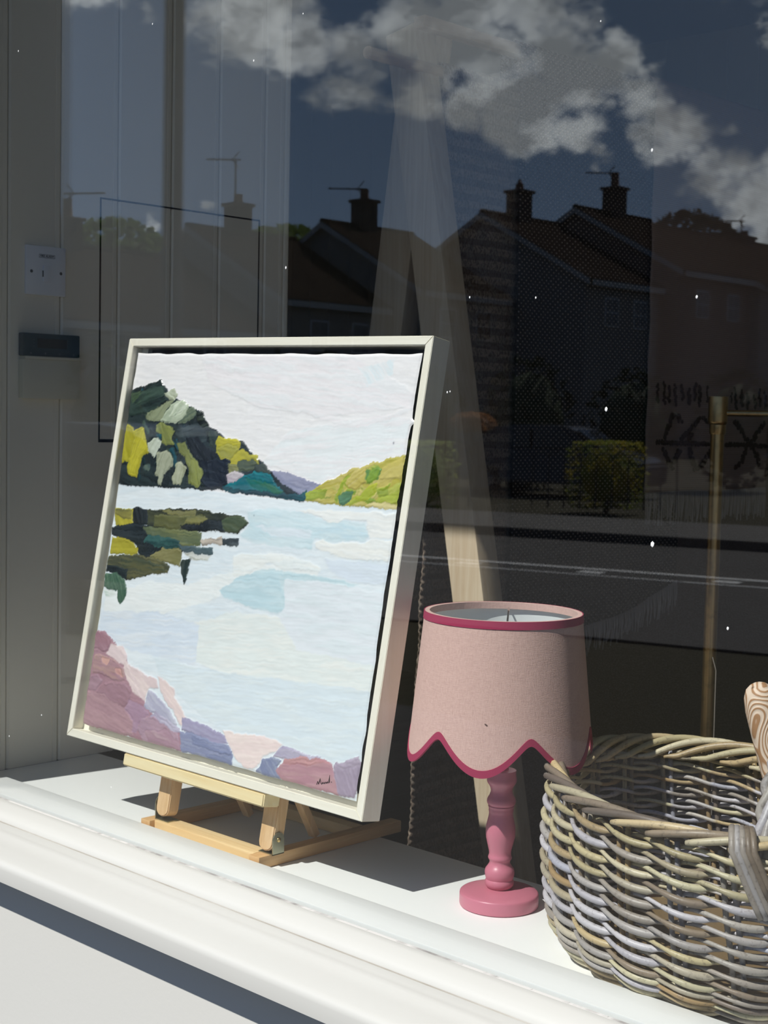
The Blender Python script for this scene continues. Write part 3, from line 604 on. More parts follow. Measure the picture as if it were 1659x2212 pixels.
def upright(a0, side):
    w = 0.034
    bm = bmesh.new()
    prof = []
    zb, zt = -0.1005, 0.56
    for k in range(7):                        # rounded lower end
        an = pi + pi * k / 6
        prof.append((a0 + w / 2 + w / 2 * cos(an), zb + 0.013 + 0.013 * sin(an)))
    prof += [(a0 + w, zt), (a0, zt)]
    lo = [bm.verts.new((a, b, FD + 0.002)) for a, b in prof]; hi = [bm.verts.new((a, b, FD + 0.027)) for a, b in prof]
    bm.faces.new(lo); bm.faces.new(hi[::-1])
    for i in range(len(prof)): bm.faces.new((lo[i], hi[i], hi[(i + 1) % len(prof)], lo[(i + 1) % len(prof)]))
    bmesh.ops.recalc_face_normals(bm, faces=bm.faces[:])
    bmesh.ops.bevel(bm, geom=[e for e in bm.edges if abs((e.verts[0].co - e.verts[1].co).normalized().z) < 0.5 or e.calc_length() > 0.1], offset=0.0018, segments=2, affect='EDGES')
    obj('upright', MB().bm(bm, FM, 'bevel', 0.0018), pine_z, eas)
    # hinge bracket: foot plate on the base and a round-topped cheek with a bolt
    p = fl_(a0 + w, zb + 0.012, FD + 0.0145)
    br = MB(); prof = [(p.y - 0.0125, BH), (p.y + 0.0125, BH)]
    for k in range(9):
        an = pi * k / 8
        prof.append((p.y + 0.0125 * cos(an), p.z + 0.010 + 0.0125 * sin(an)))
    if side: br.prism(prof, p.x + 0.0008, p.x + 0.0026, 'x')
    else: br.prism(prof, p.x - w - 0.0030, p.x - w - 0.0012, 'x')
    br.box((p.x - w - (0.0 if side else 0.0030), p.y - 0.0125, BH + 0.0001), (p.x + (0.0026 if side else 0.0), p.y + 0.0125, BH + 0.0016))
    b = obj('hinge_bracket', br, zinc, eas)
    bo = MB(); bm = bmesh.new(); bmesh.ops.create_uvsphere(bm, u_segments=12, v_segments=8, radius=0.0042)
    for v in bm.verts: v.co.x *= 0.6
    bo.bm(bm, Matrix.Translation((p.x + 0.003 if side else p.x - w - 0.003, p.y, p.z + 0.010)), True)
    obj('bolt', bo, brass_m, b)
upright(0.235, 0); upright(0.506, 1)
for x in (-2.028, -1.852):
    m = MB(); bar(m, (x, 1.744, BH - 0.001), (x, 1.688, 0.125), 0.018, 0.013, (1, 0, 0), 0.0015)
    obj('prop', m, pine_z, eas)
m = MB(); bm = bmesh.new(); bmesh.ops.create_cube(bm, size=1)
for v in bm.verts: v.co = Vector((0.360 + v.co.x * 0.372, -0.0125 + v.co.y * 0.0225, 0.0215 + v.co.z * 0.039))
bmesh.ops.bevel(bm, geom=bm.edges[:], offset=0.0022, segments=3, affect='EDGES')
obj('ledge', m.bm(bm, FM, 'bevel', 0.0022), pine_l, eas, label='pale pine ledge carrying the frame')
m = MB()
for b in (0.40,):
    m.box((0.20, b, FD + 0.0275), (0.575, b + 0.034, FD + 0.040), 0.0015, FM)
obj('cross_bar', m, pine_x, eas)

# ================================================================== table lamp
LX, LY = -1.4325, 1.743
rose = M('rose_gloss_paint', (0.56, 0.18, 0.245), 0.36, 0.5)
rose.bump(rose.noise(70, 3), 0.0005, 0.2); rose = rose.m
linen = M('dusty_pink_linen', (0.76, 0.515, 0.455), 0.9, 0.15, sheen=0.1)
wv = linen.math('ADD', linen.noise(120, 2, 0.6, (1, 1, 12)), linen.noise(120, 2, 0.6, (8, 8, 0.6)))
linen.mix(linen.rng(wv, 0.85, 1.25), (0.64, 0.42, 0.37)); linen.bump(wv, 0.0007, 0.5); linen = linen.m
trim_m = M('raspberry_ribbon', (0.40, 0.042, 0.105), 0.75, 0.2)
trim_m.bump(trim_m.noise(500, 2), 0.0004, 0.4); trim_m = trim_m.m
lining = M('white_shade_lining', (0.74, 0.78, 0.78), 0.6, 0.3).m
chrome = M('chromed_wire', (0.8, 0.8, 0.8), 0.2, 0.5, 1.0).m
bulb_m = M('opal_bulb', (0.85, 0.85, 0.82), 0.3, 0.5).m
lamp = thing('table_lamp', 'rose painted turned table lamp with a scalloped dusty pink linen shade', 'lamp', (LX, LY, 0))
K = 0.0002591
obj('lamp_base', MB().lathe([(0.001, 0.0004), (0.0585, 0.0004), (0.0605, 0.0015), (0.0612, 0.004), (0.0612, 0.0185), (0.0606, 0.0208), (0.0588, 0.0222), (0.050, 0.0240), (0.036, 0.0262), (0.022, 0.0275), (0.001, 0.028)], (LX, LY), 96), rose, lamp)
prof = [(0.001, 0.0276), (68, 0.0276), (76, 0.0295), (84, 0.0325), (87, 0.0362), (85, 0.0395), (80, 0.0418), (84, 0.0445), (88, 0.0490), (89, 0.0530), (85, 0.0575), (74, 0.0615), (64, 0.0655), (61, 0.0690), (64, 0.0715), (70, 0.0738),
        (71, 0.0760), (67, 0.0790), (65, 0.0815), (67, 0.086), (73, 0.0925), (80, 0.100), (86, 0.107), (88.5, 0.113), (88.5, 0.1195), (85, 0.127), (79, 0.134), (74, 0.1395), (72, 0.1435), (72, 0.1470), (75, 0.1490), (73, 0.1515), (75, 0.1535), (78, 0.1560), (75, 0.1575),
        (82, 0.1595), (86, 0.1625), (85, 0.1660), (80, 0.1690), (72, 0.1725), (65, 0.1775), (64, 0.1805), (68, 0.1850), (76, 0.1890), (85, 0.1922), (89, 0.1955), (88, 0.199), (84, 0.203), (84, 0.212), (40, 0.2125), (40, 0.262), (0.001, 0.262)]
obj('lamp_stem', MB().lathe([(r * K if r > 1 else r, z) for r, z in prof], (LX, LY), 64), rose, lamp, label='turned baluster stem')
ZT = 0.4570
dcam = math.atan2(-LY, -LX)
NS = 216
def z_low(a):
    p = abs(sin(3 * a)); return 0.2795 - 0.0475 * (sqrt(p * p + 0.03) - 0.173) / 0.842
def shade_pt(k, z, off=0.0):
    a = 2 * pi * k / NS
    r = 0.1205 + (ZT - z) * 0.099 + off
    an = dcam + radians(-41) + a
    return (LX - 0.0045 + r * cos(an), LY - 0.001 + r * sin(an), z)
def shade_band(fz, rows, off, flip=False, name='', mat=None, label=None):
    mb = MB(); vs = []
    for i in range(rows + 1):
        for k in range(NS):
            z0, z1, = fz(2 * pi * k / NS)
            z = z0 + (z1 - z0) * i / rows
            vs.append(shade_pt(k, z, off))
    fs = [(i * NS + k, i * NS + (k + 1) % NS, (i + 1) * NS + (k + 1) % NS, (i + 1) * NS + k) for i in range(rows) for k in range(NS)]
    mb.add(vs, fs, True); return mb
def close_shell(fz, rows, o0, o1):
    a = shade_band(fz, rows, o0); b = shade_band(fz, rows, o1); n = len(a.v)
    a.add(b.v, [tuple(reversed(f)) for f in b.f], True)
    a.f += [(k, n + k, n + (k + 1) % NS, (k + 1) % NS) for k in range(NS)]
    q = rows * NS
    a.f += [(q + k, q + (k + 1) % NS, n + q + (k + 1) % NS, n + q + k) for k in range(NS)]
    a.smooth += [False] * (2 * NS); return a
sh = obj('lamp_shade', close_shell(lambda a: (z_low(a) + 0.001, ZT - 0.001), 24, 0.0, -0.0012), linen, lamp)
obj('shade_lining', close_shell(lambda a: (z_low(a) + 0.003, ZT - 0.006), 12, -0.0014, -0.0022), lining, sh)
obj('ribbon_trim', close_shell(lambda a: (z_low(a) - 0.0012, z_low(a) + 0.0098), 3, 0.0011, -0.0026), trim_m, sh, label='raspberry ribbon along the scalloped hem')
obj('ribbon_trim', close_shell(lambda a: (ZT - 0.0112, ZT + 0.0004), 3, 0.0011, -0.00005), trim_m, sh, label='raspberry ribbon round the top rim')
obj('top_binding', close_shell(lambda a: (ZT - 0.0105, ZT + 0.0002), 3, -0.0004, -0.0075), linen, sh)
m = MB()
for k in range(3):
    a = dcam + radians(58) + k * 2 * pi / 3
    m.tube([(LX + 0.020 * cos(a), LY + 0.020 * sin(a), 0.405), (LX + 0.06 * cos(a), LY + 0.06 * sin(a), 0.430), (LX + 0.116 * cos(a), LY + 0.116 * sin(a), 0.448)], 0.0017, 6)
m.tube([(LX + 0.02 * cos(2 * pi * k / 20), LY + 0.02 * sin(2 * pi * k / 20), 0.405) for k in range(20)], 0.0017, 6, True)
obj('shade_carrier', m, chrome, lamp)
obj('bulb', MB().lathe([(0.001, 0.262), (0.013, 0.263), (0.013, 0.285), (0.016, 0.297), (0.023, 0.315), (0.0225, 0.330), (0.017, 0.342), (0.001, 0.347)], (LX, LY), 24), bulb_m, lamp)
bm = bmesh.new(); bmesh.ops.create_icosphere(bm, subdivisions=1, radius=0.0028)
_a = dcam - radians(9.0); _z = 0.308; _r = 0.1222 + (ZT - _z) * 0.0955
obj('stain', MB().bm(bm, Matrix.Translation((LX - 0.0045 + _r * cos(_a), LY + _r * sin(_a), _z)) @ Matrix.Rotation(_a, 4, 'Z') @ Matrix.Rotation(0.9, 4, 'X') @ Matrix.Diagonal((0.12, 0.5, 1.15, 1)), True), M('brown_stain', (0.16, 0.10, 0.09), 0.9, 0.1).m, sh)

# ================================================================== wicker basket
bsk = thing('wicker_basket', 'big grey and honey willow basket at the right end of the shelf', 'basket', (-1.06, 1.80, 0))
BZ = 0.246
NSTK = 22
def ring(t, cx, cy, a, b, psi):
    u, v = a * cos(t), b * sin(t)
    return cx + u * cos(psi) - v * sin(psi), cy + u * sin(psi) + v * cos(psi)
def bwall(t, z, off=0.0):
    s = max(0.0, min(1.0, z / BZ))
    lo = ring(t, -1.060, 1.802, 0.255 + off, 0.214 + off, -0.20); hi = ring(t + 0.32, -1.083, 1.784, 0.292 + off, 0.208 + off, -0.57)
    k = s * s * (3 - 2 * s) * 0.35 + s * 0.65
    x = lo[0] * (1 - k) + hi[0] * k; y = lo[1] * (1 - k) + hi[1] * k
    cx = -1.060 * (1 - k) + -1.083 * k; cy = 1.802 * (1 - k) + 1.784 * k
    bulge = 0.016 * sin(pi * min(1, s * 0.92 + 0.06)) - 0.020 * max(0.0, 1 - z / 0.035) ** 1.5
    d = sqrt((x - cx) ** 2 + (y - cy) ** 2)
    return Vector((x + (x - cx) / d * bulge, y + (y - cy) / d * bulge, z))
willow = M('willow', (0.4, 0.35, 0.3), 0.42, 0.45).attr()
willow.mix(willow.rng(willow.noise(160, 4, 0.7), 0.54, 0.72, 0, 0.65), (0.10, 0.075, 0.06))
willow.bump(willow.noise(300, 3), 0.0006, 0.4); willow = willow.m
GREYS = [lin(c) for c in ('bdb8b6', 'b8b4ba', 'aea8a4', 'b4ada4', 'c6c2c6', 'a59c92', 'bab09c', 'b8b8c4')]
HONEY = [lin(c) for c in ('c6bb98', 'bdb08a', 'cfc4a6', 'b8a27c', 'd2bd96', 'a99d84', 'c8c0a0')]
TAN = [lin(c) for c in ('c2a878', 'a98e66', 'b8a888', '8a7c6c', 'cbb58a', '9a8a76', '7e7268')]
rw = random.Random(11)
def pick(z):
    pal = HONEY if (z > 0.185 and rw.random() < 0.75) or (z < 0.03 and rw.random() < 0.6) else (GREYS if rw.random() < 0.66 else HONEY + TAN)
    c = rw.choice(pal); k = rw.uniform(0.80, 1.05)
    return tuple(v * k for v in c)
def stake_t(i): return 2 * pi * i / NSTK
rows = [0.012, 0.0215, 0.031, 0.041, 0.0535] + [0.0705 + 0.0192 * i for i in range(9)]
ROWN = len(rows)
SUB = 10
for ri, z0 in enumerate(rows):
    tight = ri < 4
    for j in range(2):
        path, rad, col = [], [], []
        seg_col = None; cur = None
        jz = [rw.uniform(-0.0016, 0.0016) for _ in range(NSTK + 1)]
        thick = [rw.uniform(0.0044, 0.0055) for _ in range(NSTK + 1)]
        for i in range(NSTK * SUB):
            s = i / SUB + j                      # whole numbers fall on stakes
            ph = s % 2.0                         # 0 = in front of a stake, 1 = behind the next
            idx = int((s + 1.0) // 2)            # one visible length per pair of stakes
            if idx != seg_col: seg_col = idx; cur = pick(z0); th = thick[idx % len(thick)]
            off = 0.0098 * cos(pi * s)
            if off < 0: off *= 0.9
            dz = -(0.0050 if not tight else 0.0034) * sin(pi * s) + jz[idx % len(jz)] * 0.5
            slope = 0.0
            p = bwall(stake_t(i / SUB), z0 + dz, off)
            path.append(p)
            vis = 0.62 + 0.38 * max(0.0, cos(pi * s * 0.98)) ** 0.45 if cos(pi * s) > 0 else 0.62
            rad.append(th * vis * (0.86 if tight else 1.0))
            col.append(cur)
        obj('weaver', MB().tube(path, rad, 7, True, col=col), willow, bsk, sharp=False)
for i in range(NSTK):
    for dt_ in (-0.026, 0.026):
        t0 = stake_t(i) + dt_
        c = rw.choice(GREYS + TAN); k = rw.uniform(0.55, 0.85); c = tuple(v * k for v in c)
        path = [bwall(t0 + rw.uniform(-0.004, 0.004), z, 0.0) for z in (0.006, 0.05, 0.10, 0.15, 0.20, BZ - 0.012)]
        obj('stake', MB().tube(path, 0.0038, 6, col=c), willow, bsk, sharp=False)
# rim: rods rolled along the border, each surfacing outside and dipping inside
NR = 30
for r in range(NR):
    t0 = 2 * pi * r / NR; path, rad = [], []
    L = 4.4 * 2 * pi / NR
    for i in range(26):
        f = i / 25; t = t0 + L * f
        an = -0.85 * pi + f * 2.05 * pi                  # once round the core from below-outside over the top to inside
        o, h = 0.0125 * cos(an + 0.5 * pi), 0.0125 * sin(an + 0.5 * pi)
        oo = 0.0150 * math.cos(pi * f * 1.15) ; hh = 0.0130 * math.sin(pi * min(1, f * 1.1 + 0.02)) 
        p = bwall(t, BZ, oo); p.z = BZ - 0.012 + hh * 1.5 - 0.010 * f + 0.004 * (1 - f)
        path.append(p); rad.append(0.0058 * (0.72 + 0.28 * sin(pi * f)) * (0.75 if f > 0.93 or f < 0.04 else 1))
    c = rw.choice(TAN + HONEY); k = rw.uniform(0.75, 1.05)
    obj('rim_rod', MB().tube(path, rad, 8, col=tuple(v * k for v in c)), willow, bsk, sharp=False)
# woven floor of the basket
bmf = MB(); pts = [tuple(bwall(2 * pi * k / 66, 0.010, -0.006)) for k in range(66)]
top = [(p[0], p[1], 0.0135) for p in pts]; bot = [(p[0], p[1], 0.006) for p in pts]
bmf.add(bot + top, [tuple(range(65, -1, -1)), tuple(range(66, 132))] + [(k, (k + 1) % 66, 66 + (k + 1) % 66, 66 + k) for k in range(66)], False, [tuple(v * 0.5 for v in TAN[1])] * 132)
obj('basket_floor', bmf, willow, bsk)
# bow handle lashed over the rim near the right of the picture
def rim_at(px_t, off, dz): 
    p = bwall(px_t, BZ, off); p.z = BZ + dz; return p
HT = 5.46
for k in range(5):
    t = HT + 0.026 * k; path = [rim_at(t - 0.02, -0.020, -0.035), rim_at(t - 0.01, -0.020, 0.002), rim_at(t - 0.004, -0.006, 0.0165), rim_at(t, 0.012, 0.0135), rim_at(t + 0.004, 0.0245, -0.004)]
    n = 7 - (k > 2) * 2
    for i in range(1, n):
        path.append(bwall(t + 0.004 + 0.017 * i, BZ - 0.004 - 0.0135 * i, 0.0225 - 0.0006 * i))
    c = rw.choice(GREYS[:6] + TAN[2:4]); kk = rw.uniform(0.7, 0.95)
    obj('handle_lashing', MB().tube(path, 0.0044, 7, col=tuple(v * kk for v in c)), willow, bsk, sharp=False)
for k in range(3):
    path = []
    for i in range(40):
        f = i / 39; an = pi * f
        t = HT + 0.16 + 0.30 * (1 - cos(an)) 
        q = rim_at(t, -0.012, 0)
        tw = 2 * pi * f * 5 + k * 2 * pi / 3
        q = q + Vector((-0.045 * sin(an), 0.075 * sin(an), 0.155 * sin(an) - 0.02)) + Vector((0.0065 * cos(tw), 0.0065 * sin(tw), 0.0065 * sin(tw)))
        path.append(q)
    c = rw.choice(GREYS[1:6]); obj('handle_rod', MB().tube(path, 0.0062, 7, col=tuple(v * 0.8 for v in c)), willow, bsk, sharp=False)

# carved handle standing in the basket
carve = M('carved_wood', (0.80, 0.64, 0.50), 0.55, 0.3)
rg = carve.rng(carve.math('SINE', carve.math('MULTIPLY', carve.noise(17, 0, 0.5, (1, 1, 0.75)), 130)), -1, 1)
carve.mix(carve.rng(rg, 0.50, 0.85), (0.42, 0.23, 0.115)); carve.bump(rg, 0.001, 0.6); carve = carve.m
m = MB(); a, b = Vector((-0.935, 1.80, 0.030)), Vector((-1.0325, 1.80, 0.398)); dv = (b - a).normalized(); path = []; rad = []
for f, r in ((0, 0.013), (0.3, 0.014), (0.6, 0.0165), (0.80, 0.0215), (0.90, 0.0235), (0.95, 0.0220), (0.98, 0.0170), (0.995, 0.0095), (1.0, 0.003)):
    path.append(a + (b - a) * f); rad.append(r)
obj('carved_handle', m.tube(path, rad, 20), carve, label='rounded carved wooden handle with swirling pale lines, standing in the wicker basket', cat='handle', base=(-0.935, 1.80, 0.030))

# ================================================================== A-frame blanket rack
ash_z = wood('pale_ash_up', (0.70, 0.58, 0.42), (0.60, 0.46, 0.31), 'z', 0.5)
ash_y = wood('pale_ash_deep', (0.58, 0.42, 0.30), (0.48, 0.33, 0.22), 'y', 0.5)
rack = thing('blanket_rack', 'tall pale wood A-frame rack holding woven blankets behind the shelf', 'rack', (-2.47, 2.65, FLOOR))
def leg(top, bot, y, w, d):
    m = MB(); a, b = Vector((bot[0], y, bot[1])), Vector((top[0], y, top[1]))
    bar(m, a, b, w, d, (1, 0, 0), 0.005); obj('leg', m, ash_z, rack)
_sl = (2.513 - 2.2545) / (1.679 - 0.329); _fz = FLOOR + 0.010
for y in (2.635, 4.55):
    leg((-2.513, 1.679), (-2.513 + _sl * (1.679 - _fz), _fz), y, 0.097, 0.070)
for y in (2.710, 4.475):
    leg((-2.518, 1.698), (-2.518 - 0.138 * (1.698 - _fz), _fz), y, 0.112, 0.060)
obj('top_rail', MB().box((-2.466, 2.600, 1.671), (-2.430, 4.58, 1.700), 0.003), ash_y, rack)
obj('dowel', MB().tube([(-2.449, 2.430, 1.583), (-2.449, 4.66, 1.583)], 0.0145, 16), ash_y, rack)
def cloth(x, zt, z_front, z_back, y0, y1, half, th, nz, ny, rib=0.0, ribp=0.014, fold=0.004, sag=0.0, seed=0, hem=None):
    """a blanket thrown over a rail: front fall on +x, over the top, short back fall"""
    rn = random.Random(seed); ph = [rn.uniform(0, 6.28) for _ in range(6)]
    prof = []
    nf = max(4, int(nz))
    for i in range(nf + 1): prof.append((half, z_front + (zt - half - z_front) * i / nf))
    for i in range(1, 7): a = pi * i / 7; prof.append((half * cos(a), zt - half + half * sin(a)))
    for i in range(0, 13): prof.append((-half, zt - half - (zt - half - z_back) * i / 12))
    vs = []; n = len(prof)
    for j in range(ny + 1):
        v = j / ny; y = y0 + (y1 - y0) * v
        for k, (dx, z) in enumerate(prof):
            dn = max(0.0, zt - z)
            zz = z
            if dx >= half and hem: zz = z + hem(v) * (dn / max(1e-6, zt - z_front))
            w = fold * min(1, dn * 3) * (sin(9 * v + ph[0] + 1.2 * z) + 0.6 * sin(17 * v + ph[1] - 2 * z) + 0.5 * sin(5 * z + ph[2]))
            e = 0.0028 * sin(z * 31 + ph[3]) * (1 if j in (0, ny) else 0)
            r = rib * sin(2 * pi * z / ribp) if rib else 0
            vs.append((x + dx + (w + r) * (1 if dx > 0 else -0.3), y + e + 0.010 * dn * (v - 1) * sag, zz))
    fs = [(j * n + k, (j + 1) * n + k, (j + 1) * n + k + 1, j * n + k + 1) for j in range(ny) for k in range(n - 1)]
    return MB().add(vs, fs, True)
def solid(o, th):
    md = o.modifiers.new('thickness', 'SOLIDIFY'); md.thickness = th; md.offset = 0; return o
# ribbed patterned blanket
c1 = M('ribbed_wool', (0.36, 0.285, 0.225), 0.95, 0.1)
bands = c1.wave(1.25, (1, 1, 7.0), (0, 0, 0), 1.5, 'Z', 2, 3.0)
c1.mix(c1.rng(bands, 0.50, 0.62), (0.20, 0.155, 0.125))
zig = c1.math('MULTIPLY', c1.wave(5.1, (1, 1, 1), (0.785, 0, 0), 0.6, 'Z'), c1.wave(5.1, (1, 1, 1), (-0.785, 0, 0), 0.6, 'Z'))
c1.mix(c1.rng(zig, 0.38, 0.55, 0, 0.6), (0.26, 0.225, 0.19))
st = c1.noise(135, 2, 0.6, (1, 1.6, 0.8)); c1.mix(c1.rng(st, 0.45, 0.62, 0, 0.8), (0.085, 0.055, 0.040)); c1.bump(st, 0.003, 0.9)
bl = solid(obj('blanket', cloth(-2.449, 1.604, -0.52, 0.30, 2.674, 2.990, 0.0195, 0.004, 420, 30, 0.0015, 0.0182, 0.0018, 3.7, 1), c1.m, label='ribbed grey-brown patterned blanket on the dowel, nearest the rack leg', cat='blanket', group='woven blankets on the rack', base=(-2.449, 3.0, 1.6)), 0.003)
# dark plain blanket filling the back of the rack
c4 = M('dark_wool', (0.11, 0.080, 0.064), 0.95, 0.1)
wv = c4.noise(190, 3, 0.6, (1, 0.8, 1.8)); c4.mix(c4.rng(wv, 0.45, 0.66, 0, 0.9), (0.19, 0.15, 0.125)); c4.bump(wv, 0.002, 0.8)
solid(obj('blanket', cloth(-2.449, 1.604, -0.52, 0.20, 3.02, 4.43, 0.0175, 0.004, 60, 40, 0, 0, 0.002, 0, 2), c4.m, label='plain dark brown blanket on the dowel behind the fringed ones', cat='blanket', group='woven blankets on the rack', base=(-2.449, 3.9, 1.6)), 0.004)
# open weave throw with pale nubs
c2 = M('open_weave_wool', (0.045, 0.036, 0.030), 0.95, 0.1)
lat = c2.math('MULTIPLY', c2.wave(26, (1, 1, 1), (0.62, 0, 0), 0.35, 'Z', 1, 0.4), c2.wave(26, (1, 1, 1), (-0.62, 0, 0), 0.35, 'Z', 1, 0.4))
c2.mix(c2.rng(lat, 0.52, 0.80), (0.42, 0.35, 0.30)); c2.bump(lat, 0.004, 0.8)
hem2 = lambda v: -0.03 + 0.20 * max(0.0, v - 0.35) ** 1.6
T2 = solid(obj('blanket', cloth(-2.448, 1.7090, 0.215, 0.10, 2.943, 3.725, 0.0340, 0.004, 90, 60, 0, 0, 0.0050, 0, 3, hem2), c2.m, label='dark open-weave throw with pale nubs and slanting fringed hem', cat='blanket', group='woven blankets on the rack', base=(-2.448, 3.3, 1.7)), 0.003)
# brownish blanket with dark tufted motif and fringe
c3 = M('brown_flatweave', (0.33, 0.235, 0.195), 0.95, 0.1)
wv = c3.math('MULTIPLY', c3.wave(55, (1, 1, 1), (0, 0, 0), 0.8, 'Z'), c3.wave(50, (1, 1, 1), (0, 0, 0), 0.8, 'Y'))
c3.mix(c3.rng(wv, 0.15, 0.6), (0.50, 0.38, 0.32)); c3.bump(wv, 0.002, 0.8)
T3 = solid(obj('blanket', cloth(-2.448, 1.7240, 0.551, 0.70, 3.512, 4.19, 0.0540, 0.004, 70, 40, 0, 0, 0.0030, 0, 4), c3.m, label='brown flat-woven blanket with dark tufted diamonds and a fringe', cat='blanket', group='woven blankets on the rack', base=(-2.448, 3.85, 1.72)), 0.003)
fr_m = M('wool_fringe', (0.50, 0.43, 0.38), 0.9, 0.1).m
rf = random.Random(5)
m = MB()
for i in range(104):
    y = 3.518 + 0.66 * i / 103; x = -2.394; z = 0.553; L = rf.uniform(0.075, 0.100)
    dy = rf.uniform(-0.006, 0.006)
    m.tube([(x, y, z), (x + 0.002, y + dy * 0.4, z - L * 0.4), (x + rf.uniform(-0.003, 0.003), y + dy, z - L)], 0.0014, 4, caps=False)
obj('fringe', m, fr_m, T3, kind='stuff')
m = MB()
for i in range(118):
    v = i / 117; y = 2.946 + 0.776 * v; z = 0.217 + hem2(v); x = -2.414; L = rf.uniform(0.060, 0.085)
    dy = rf.uniform(-0.010, 0.006)
    m.tube([(x, y, z), (x + 0.004, y + dy * 0.5, z - L * 0.5), (x + rf.uniform(-0.002, 0.006), y + dy, z - L)], 0.0014, 4, caps=False)
obj('fringe', m, fr_m, T2, kind='stuff')
tuft_m = M('dark_tufts', (0.10, 0.066, 0.055), 0.95, 0.05).m
def tuft_at(m, y, z, w, h):
    bm = bmesh.new(); bmesh.ops.create_icosphere(bm, subdivisions=1, radius=1)
    m.bm(bm, Matrix.Translation((-2.3915, y, z)) @ Matrix.Diagonal((0.003, w, h, 1)), True)
m = MB()
